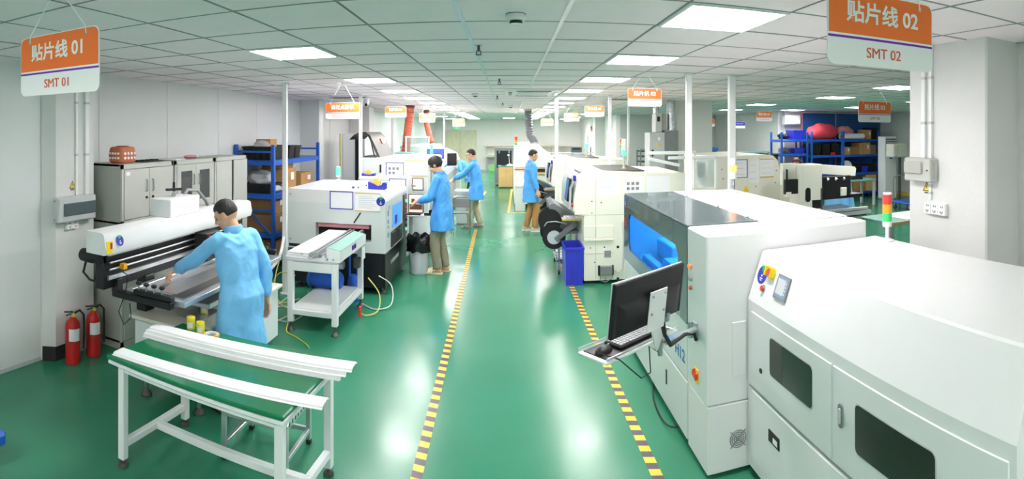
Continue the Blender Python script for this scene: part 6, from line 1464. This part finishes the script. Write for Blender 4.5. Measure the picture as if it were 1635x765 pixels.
# ================================================================ PEOPLE
def ik(S, W, l1, l2, hint):
    S = Vector(S); W = Vector(W); d = W-S; L = min(d.length, (l1+l2)*.985); d.normalize(); W = S+d*L
    a = (l1*l1-l2*l2+L*L)/(2*L); h = math.sqrt(max(l1*l1-a*a, 1e-6))
    hv = Vector(hint); hv = (hv-d*hv.dot(d)).normalized()
    return S+d*a+hv*h, W
def smooth_tube(mb, pts, rad, n=16, sub=4):
    P = [Vector(p) for p in pts]; out = []; rr = []
    for i in range(len(P)-1):
        p0 = P[max(i-1, 0)]; p1 = P[i]; p2 = P[i+1]; p3 = P[min(i+2, len(P)-1)]
        for k in range(sub):
            s = k/sub; out.append(.5*((2*p1)+(-p0+p2)*s+(2*p0-5*p1+4*p2-p3)*s*s+(-p0+3*p1-3*p2+p3)*s**3)); rr.append(rad[i]*(1-s)+rad[i+1]*s)
    out.append(P[-1]); rr.append(rad[-1]); mb.tube(out, rr, n)
def hand(mb, W, d, palm_n, s, curl=.5, left=True):
    d = Vector(d).normalized(); n = Vector(palm_n); n = (n-d*n.dot(d)).normalized(); side = d.cross(n).normalized()
    if not left: side = -side
    # palm
    R = []
    for u, w, th in ((-.02, .026, .020), (.0, .028, .018), (.03, .038, .016), (.07, .043, .015), (.092, .040, .012)):
        c = Vector(W)+d*u*s
        R.append([c+side*(w*s*math.cos(a))+n*(th*s*math.sin(a)) for a in [2*PI*k/14 for k in range(14)]])
    mb.rings(R)
    for k, (off, L) in enumerate(((-.034, .062), (-.0115, .078), (.0115, .084), (.034, .074))):
        p = Vector(W)+d*.086*s+side*off*s; dd = d.copy(); pts = [p-d*.02*s, p]; 
        for q in range(3):
            dd = (dd*math.cos(curl*.75)+n*math.sin(curl*.75)).normalized(); nn = n; p = p+dd*L/3*s; pts.append(p)
            n2 = (n*math.cos(curl*.75)-d*math.sin(curl*.75))
        mb.tube(pts, [.0095*s, .0095*s, .009*s, .0082*s, .0065*s], 8)
    th = Vector(W)+d*.025*s+side*.030*s
    mb.tube([th-side*.012*s, th+side*.018*s+d*.018*s+n*.008*s, th+side*.026*s+d*.045*s+n*.02*s, th+side*.022*s+d*.066*s+n*.03*s], [.014*s, .012*s, .0105*s, .008*s], 8)
def person(label, loc, heading, H, lean, head_pitch, head_yaw, hl, hr, coat, pants, shoes, hair_style, hem=.52, el_l=(-.3, .6, -.8), el_r=(-.3, -.6, -.8), feet=((.02, .10), (-.04, -.10)), glasses=False, curl=(.5, .5), hair_m='hair', group='workers in light blue smocks', beard=False):
    s = H/1.72
    t = thing('person', label, 'person', loc, group, rz=heading, local=True)
    P = V(0, 0, .93*s); le = math.radians(lean); U = V(math.sin(le), 0, math.cos(le)); F = V(math.cos(le), 0, -math.sin(le)); Lf = V(0, 1, 0)
    neck = P+U*.535*s; ch = P+U*.36*s; sh = {1: P+U*.475*s+Lf*.168*s, -1: P+U*.475*s-Lf*.168*s}
    hp = le+math.radians(head_pitch); yaw = math.radians(head_yaw)
    HF = V(math.cos(hp)*math.cos(yaw), math.cos(hp)*math.sin(yaw), -math.sin(hp)); HL = V(-math.sin(yaw), math.cos(yaw), 0); HU = HF.cross(HL).normalized()
    nu = (U*.6+HU*.4).normalized(); hc = neck+nu*.135*s+HF*.03*s
    Rm = Matrix((HF, HL, HU)).transposed()
    def hd(f, l, u): return hc+HF*f*s+HL*l*s+HU*u*s
    body = MB()
    body.ball(hd(-.008, 0, .025), .098*s, .077*s, .100*s, 20, 14, Rm)
    body.ball(hd(.028, 0, -.045), .066*s, .058*s, .075*s, 18, 12, Rm)
    body.ball(hd(.055, 0, -.085), .034*s, .036*s, .026*s, 12, 8, Rm)
    body.tube([hd(.080, 0, .025), hd(.100, 0, -.008), hd(.112, 0, -.026), hd(.088, 0, -.036)], [.010*s, .013*s, .016*s, .014*s], 10)
    for sg in (1, -1):
        body.ball(hd(-.006, .078*sg, -.005), .020*s, .009*s, .031*s, 10, 8, Rm); body.ball(hd(.072, .034*sg, -.028), .022*s, .020*s, .018*s, 10, 8, Rm)
    body.ball(hd(.080, 0, -.066), .018*s, .026*s, .012*s, 10, 8, Rm); body.ball(hd(.076, 0, .03), .02*s, .055*s, .014*s, 12, 8, Rm)
    smooth_tube(body, [neck-U*.07*s-HF*.01*s, neck-HF*.005*s, hd(-.012, 0, -.04)], [.062*s, .054*s, .052*s])
    # torso core, arms, legs
    smooth_tube(body, [P-U*.05*s, P+U*.15*s, P+U*.34*s, P+U*.45*s, neck-U*.03*s], [.11*s, .105*s, .11*s, .09*s, .055*s])
    coatm = MB(); cuffs = MB(); skin_hand = {}
    for sg, hw, hint, cu in ((1, hl, el_l, curl[0]), (-1, hr, el_r, curl[1])):
        S = sh[sg]; E, Wr = ik(S, Vector(hw)*s, .29*s, .265*s, hint)
        d = (Wr-E).normalized()
        smooth_tube(body, [S, S.lerp(E, .5), E, E.lerp(Wr, .5), Wr], [.05*s, .045*s, .038*s, .036*s, .027*s], 12)
        side_n = Vector((0, -sg, 0)) if abs(d.z) > .6 else Vector((0, -sg*.3, -1))
        hand(body, Wr, d, side_n, s, cu, sg == 1)
        smooth_tube(coatm, [S-Lf*sg*.07*s-U*.01*s, S-U*.012*s, S.lerp(E, .5), E, E.lerp(Wr, .45), E.lerp(Wr, .80)], [.062*s, .066*s, .062*s, .059*s, .060*s, .052*s], 18)
        c0 = E.lerp(Wr, .79); smooth_tube(coatm, [c0, c0+d*.03*s], [.045*s, .042*s], 16)
    pm = MB()
    for sg, (fx, fy) in ((1, feet[0]), (-1, feet[1])):
        hip = P+V(0, .085*sg*s, -.03*s); an = V(fx*s, fy*s, .085*s); kn, an2 = ik(hip, an, .405*s, .42*s, (1, 0, 0))
        smooth_tube(body, [hip, kn, an2, an2-V(0, 0, .04*s)], [.07*s, .05*s, .037*s, .035*s], 12)
        # foot
        R = []
        for u, w, h in ((-.06, .026, .05), (-.03, .034, .062), (.02, .036, .060), (.08, .043, .042), (.13, .045, .030), (.165, .040, .024), (.185, .022, .016)):
            c = V(fx*s+u*s, fy*s, (.016+h/2)*s); R.append([c+V(0, w*s*math.cos(a), h/2*s*math.sin(a)) for a in [2*PI*k/14 for k in range(14)]])
        body.rings(R)
        smooth_tube(pm, [hip+V(0, 0, .10*s), hip-V(0, 0, .02*s), hip.lerp(kn, .5), kn, kn.lerp(an2, .5), an2+V(-.008*s, 0, -.01*s)], [.07*s, .082*s, .085*s, .076*s, .072*s, .066*s], 18)
    bo = link_mesh(remeshed(body, .0058*s, 2), 'body', 'skin', t)
    link_mesh(remeshed(pm, .010*s, 3, .009*s, 10), 'trousers', pants, t)
    # coat torso
    R = []; hemv = hem
    prof = [(-(.93-hem), .165, .235), (-(.93-hem)*.6, .160, .226), (-.10, .152, .212), (.0, .146, .202), (.12, .126, .178), (.24, .128, .188), (.36, .128, .190), (.43, .112, .180), (.485, .088, .150), (.515, .072, .105), (.545, .062, .070)]
    for u, a, b_ in prof:
        c = P+(V(0, 0, u*s) if u < 0 else U*u*s)
        fx = V(1, 0, 0) if u < 0 else F
        if u < 0: c = c+V(.10*math.sin(le)*s*(1+u), 0, 0)
        flare = .012 if u < -.05 else .004
        R.append([c+fx*((a+flare*math.sin(5*q+u*9))*s*math.cos(q))+Lf*((b_+flare*math.sin(4*q+1+u*7))*s*math.sin(q)) for q in [2*PI*k/36 for k in range(36)]])
    coatm.rings(R)
    co = remeshed(coatm, .0085*s, 3, .0125*s, 7.5)
    ck = link_mesh(co, 'smock', coat, t)
    # collar, placket, hair, face
    R = []
    for u, r_ in ((.505, .078), (.535, .080), (.560, .076), (.563, .070), (.535, .068), (.505, .066)):
        c = P+U*u*s; R.append([c+F*(r_*1.02*s*math.cos(q))+Lf*(r_*s*math.sin(q))-U*(.028*s if math.cos(q) > .5 else 0)*math.cos(q) for q in [2*PI*k/26 for k in range(26)]])
    c_ = MB(); c_.rings(R, cap=False, closed=True); c_.build('collar', coat, ck)
    B(P.x+.12*s, P.x+.17*s, -.012*s, .012*s, P.z-.30*s, P.z-.05*s, c=.004).build('placket', coat, ck) if lean < 20 else None
    for sg in (1, -1):
        e = MB().ball(hd(.087, .032*sg, .004), .006*s, .014*s, .006*s, 8, 6, Rm).build('eye', 'text_dark', bo); MB().ball(hd(.092, .032*sg, .022), .005*s, .018*s, .003*s, 8, 6, Rm).build('eyebrow', hair_m, bo)
    MB().ball(hd(.094, 0, -.066), .006*s, .022*s, .006*s, 8, 6, Rm).build('mouth', 'skin_dark', bo)
    hb = MB(); n, m = 36, 20; vs = []; keep = []
    from mathutils import noise as N
    for i in range(m+1):
        th = PI*i/m
        for k in range(n):
            ph = 2*PI*k/n; dv = V(math.sin(th)*math.cos(ph), math.sin(th)*math.sin(ph), math.cos(th))
            front = dv.x; low = {'crop': (.30, .0, -.42), 'fringe': (.10, -.12, -.48)}[hair_style]
            vol = {'crop': 1.06, 'fringe': 1.16}[hair_style]
            lim = low[0] if front > .35 else (low[1] if front > -.15 else low[2])
            k_ = vol+.03*N.noise(dv*6)+(.03 if dv.z > .5 else 0)
            thin = 1.0 if dv.z > lim+.12 else max(.90, 1-(lim+.12-dv.z)*1.2)
            if dv.z < lim-.06: thin = .86
            vs.append(hd(-.008, 0, .025)+HF*dv.x*.098*s*k_*thin+HL*dv.y*.077*s*k_*thin+HU*dv.z*.100*s*k_*thin)
    hb.add(vs, [(i*n+k, i*n+(k+1) % n, (i+1)*n+(k+1) % n, (i+1)*n+k) for i in range(m) for k in range(n)])
    hb.build('hair', hair_m, t, angle=2.5)
    if glasses:
        g_ = MB()
        for sg in (1, -1):
            g_.torus((0, 0, 0), .022*s, .002*s, 'x', 16, 5)
            k0 = len(g_.v)-16*5
            g_.v[k0:] = [tuple(hd(.100, .032*sg, .002)+HF*p[0]+HL*p[1]+HU*p[2]) for p in g_.v[k0:]]
            g_.tube([hd(.100, .054*sg, .006), hd(.02, .082*sg, .008)], .002*s, 5)
        g_.build('glasses', 'black', t)
    if beard: B(0, .001, 0, .001, 0, .001)
    # shoes
    for sg, (fx, fy) in ((1, feet[0]), (-1, feet[1])):
        if shoes in ('sandal', 'sandal_grey'):
            m_ = 'sandal' if shoes == 'sandal' else 'mid_grey'
            pl = [(fx+x, fy+y) for x, y in ((-.075, -.035), (-.03, -.038), (.05, -.04), (.14, -.05), (.19, -.035), (.205, 0), (.19, .035), (.14, .05), (.05, .04), (-.03, .038), (-.075, .035), (-.088, 0))]
            so = MB().prism([(x*s, y*s) for x, y in pl], 'z', 0, .018*s).build('sandal', m_, t)
            R = []
            for u in (.06, .10, .135):
                R.append([V((fx+u)*s, (fy+.052*math.cos(a))*s, (.016+(.075-.25*(u-.06))*math.sin(a))*s) for a in [PI*k/10 for k in range(11)]])
            st = MB(); nn = 11; st.add([p for r_ in R for p in r_], [(i*nn+k, i*nn+k+1, (i+1)*nn+k+1, (i+1)*nn+k) for i in range(2) for k in range(nn-1)]); st.build('strap', m_, so)
        else:
            m_ = 'shoe_tan' if shoes == 'sneaker' else 'shoe_brown'
            R = []
            for u, w, h in ((-.085, .026, .075), (-.06, .040, .09), (.0, .043, .092), (.05, .046, .075), (.12, .051, .055), (.17, .047, .045), (.205, .030, .034), (.215, .012, .02)):
                c = V((fx+u)*s, fy*s, .012*s); R.append([c+V(0, w*s*math.cos(a), max(0, h*s*math.sin(a))) for a in [2*PI*k/18 for k in range(18)]])
            so = MB().rings(R).build('shoe', m_, t)
            pl = [(fx+x, fy+y) for x, y in ((-.09, -.032), (.0, -.046), (.12, -.054), (.19, -.042), (.222, 0), (.19, .042), (.12, .054), (.0, .046), (-.09, .032))]
            MB().prism([(x*s, y*s) for x, y in pl], 'z', 0, .022*s).build('sole', 'sign_white' if shoes == 'sneaker' else 'rubber', so)
    return t
person('person in light blue smock reaching over the stencil printer in the left foreground', (-1.92, 3.60, 0), math.radians(155), 1.60, 12, 16, 38,
       (.55, .34, 1.04), (-.02, -.27, .80), 'coat_blue', 'charcoal', 'shoe', 'crop', hem=.50, el_l=(-.1, .5, -.6), el_r=(-.5, -.5, 0), feet=((.12, .12), (-.02, -.10)), curl=(.8, .5))
person('person in blue smock and sandals with thick black hair, standing at the lit monitor', (-.98, 8.05, 0), math.radians(172), 1.74, 5, 22, 0,
       (.36, .10, 1.04), (.37, -.09, 1.05), 'coat_blue_deep', 'olive_grey', 'sandal', 'fringe', hem=.64, feet=((.06, .08), (-.02, -.09)), el_l=(-.3, .4, -.9), el_r=(-.3, -.4, -.9))
person('person with glasses, blue smock and khaki trousers, one arm stretched towards the left machines', (-.70, 11.9, 0), math.radians(178), 1.72, 8, 2, 5,
       (.60, .14, .98), (.52, -.08, 1.0), 'coat_blue_deep', 'khaki', 'sandal_grey', 'crop', hem=.62, feet=((.14, .10), (-.06, -.10)), glasses=True)
person('person in blue smock and brown trousers standing with arms down beside the right line', (.46, 11.5, 0), math.radians(14), 1.72, 2, 10, 0,
       (.05, .28, .74), (.10, -.27, .74), 'coat_blue_deep', 'brown_pants', 'sneaker', 'crop', hem=.62, el_l=(-1, .3, 0), el_r=(-1, -.3, 0), feet=((-.06, .10), (.08, -.08)))
person('person with reddish hair bending far forward over the left oven in the background', (-1.0, 15.2, 0), math.radians(172), 1.68, 48, 15, 0,
       (.42, .15, 1.12), (.42, -.15, 1.12), 'coat_blue_deep', 'charcoal', 'shoe', 'crop', hem=.72, hair_m='hair_brown')
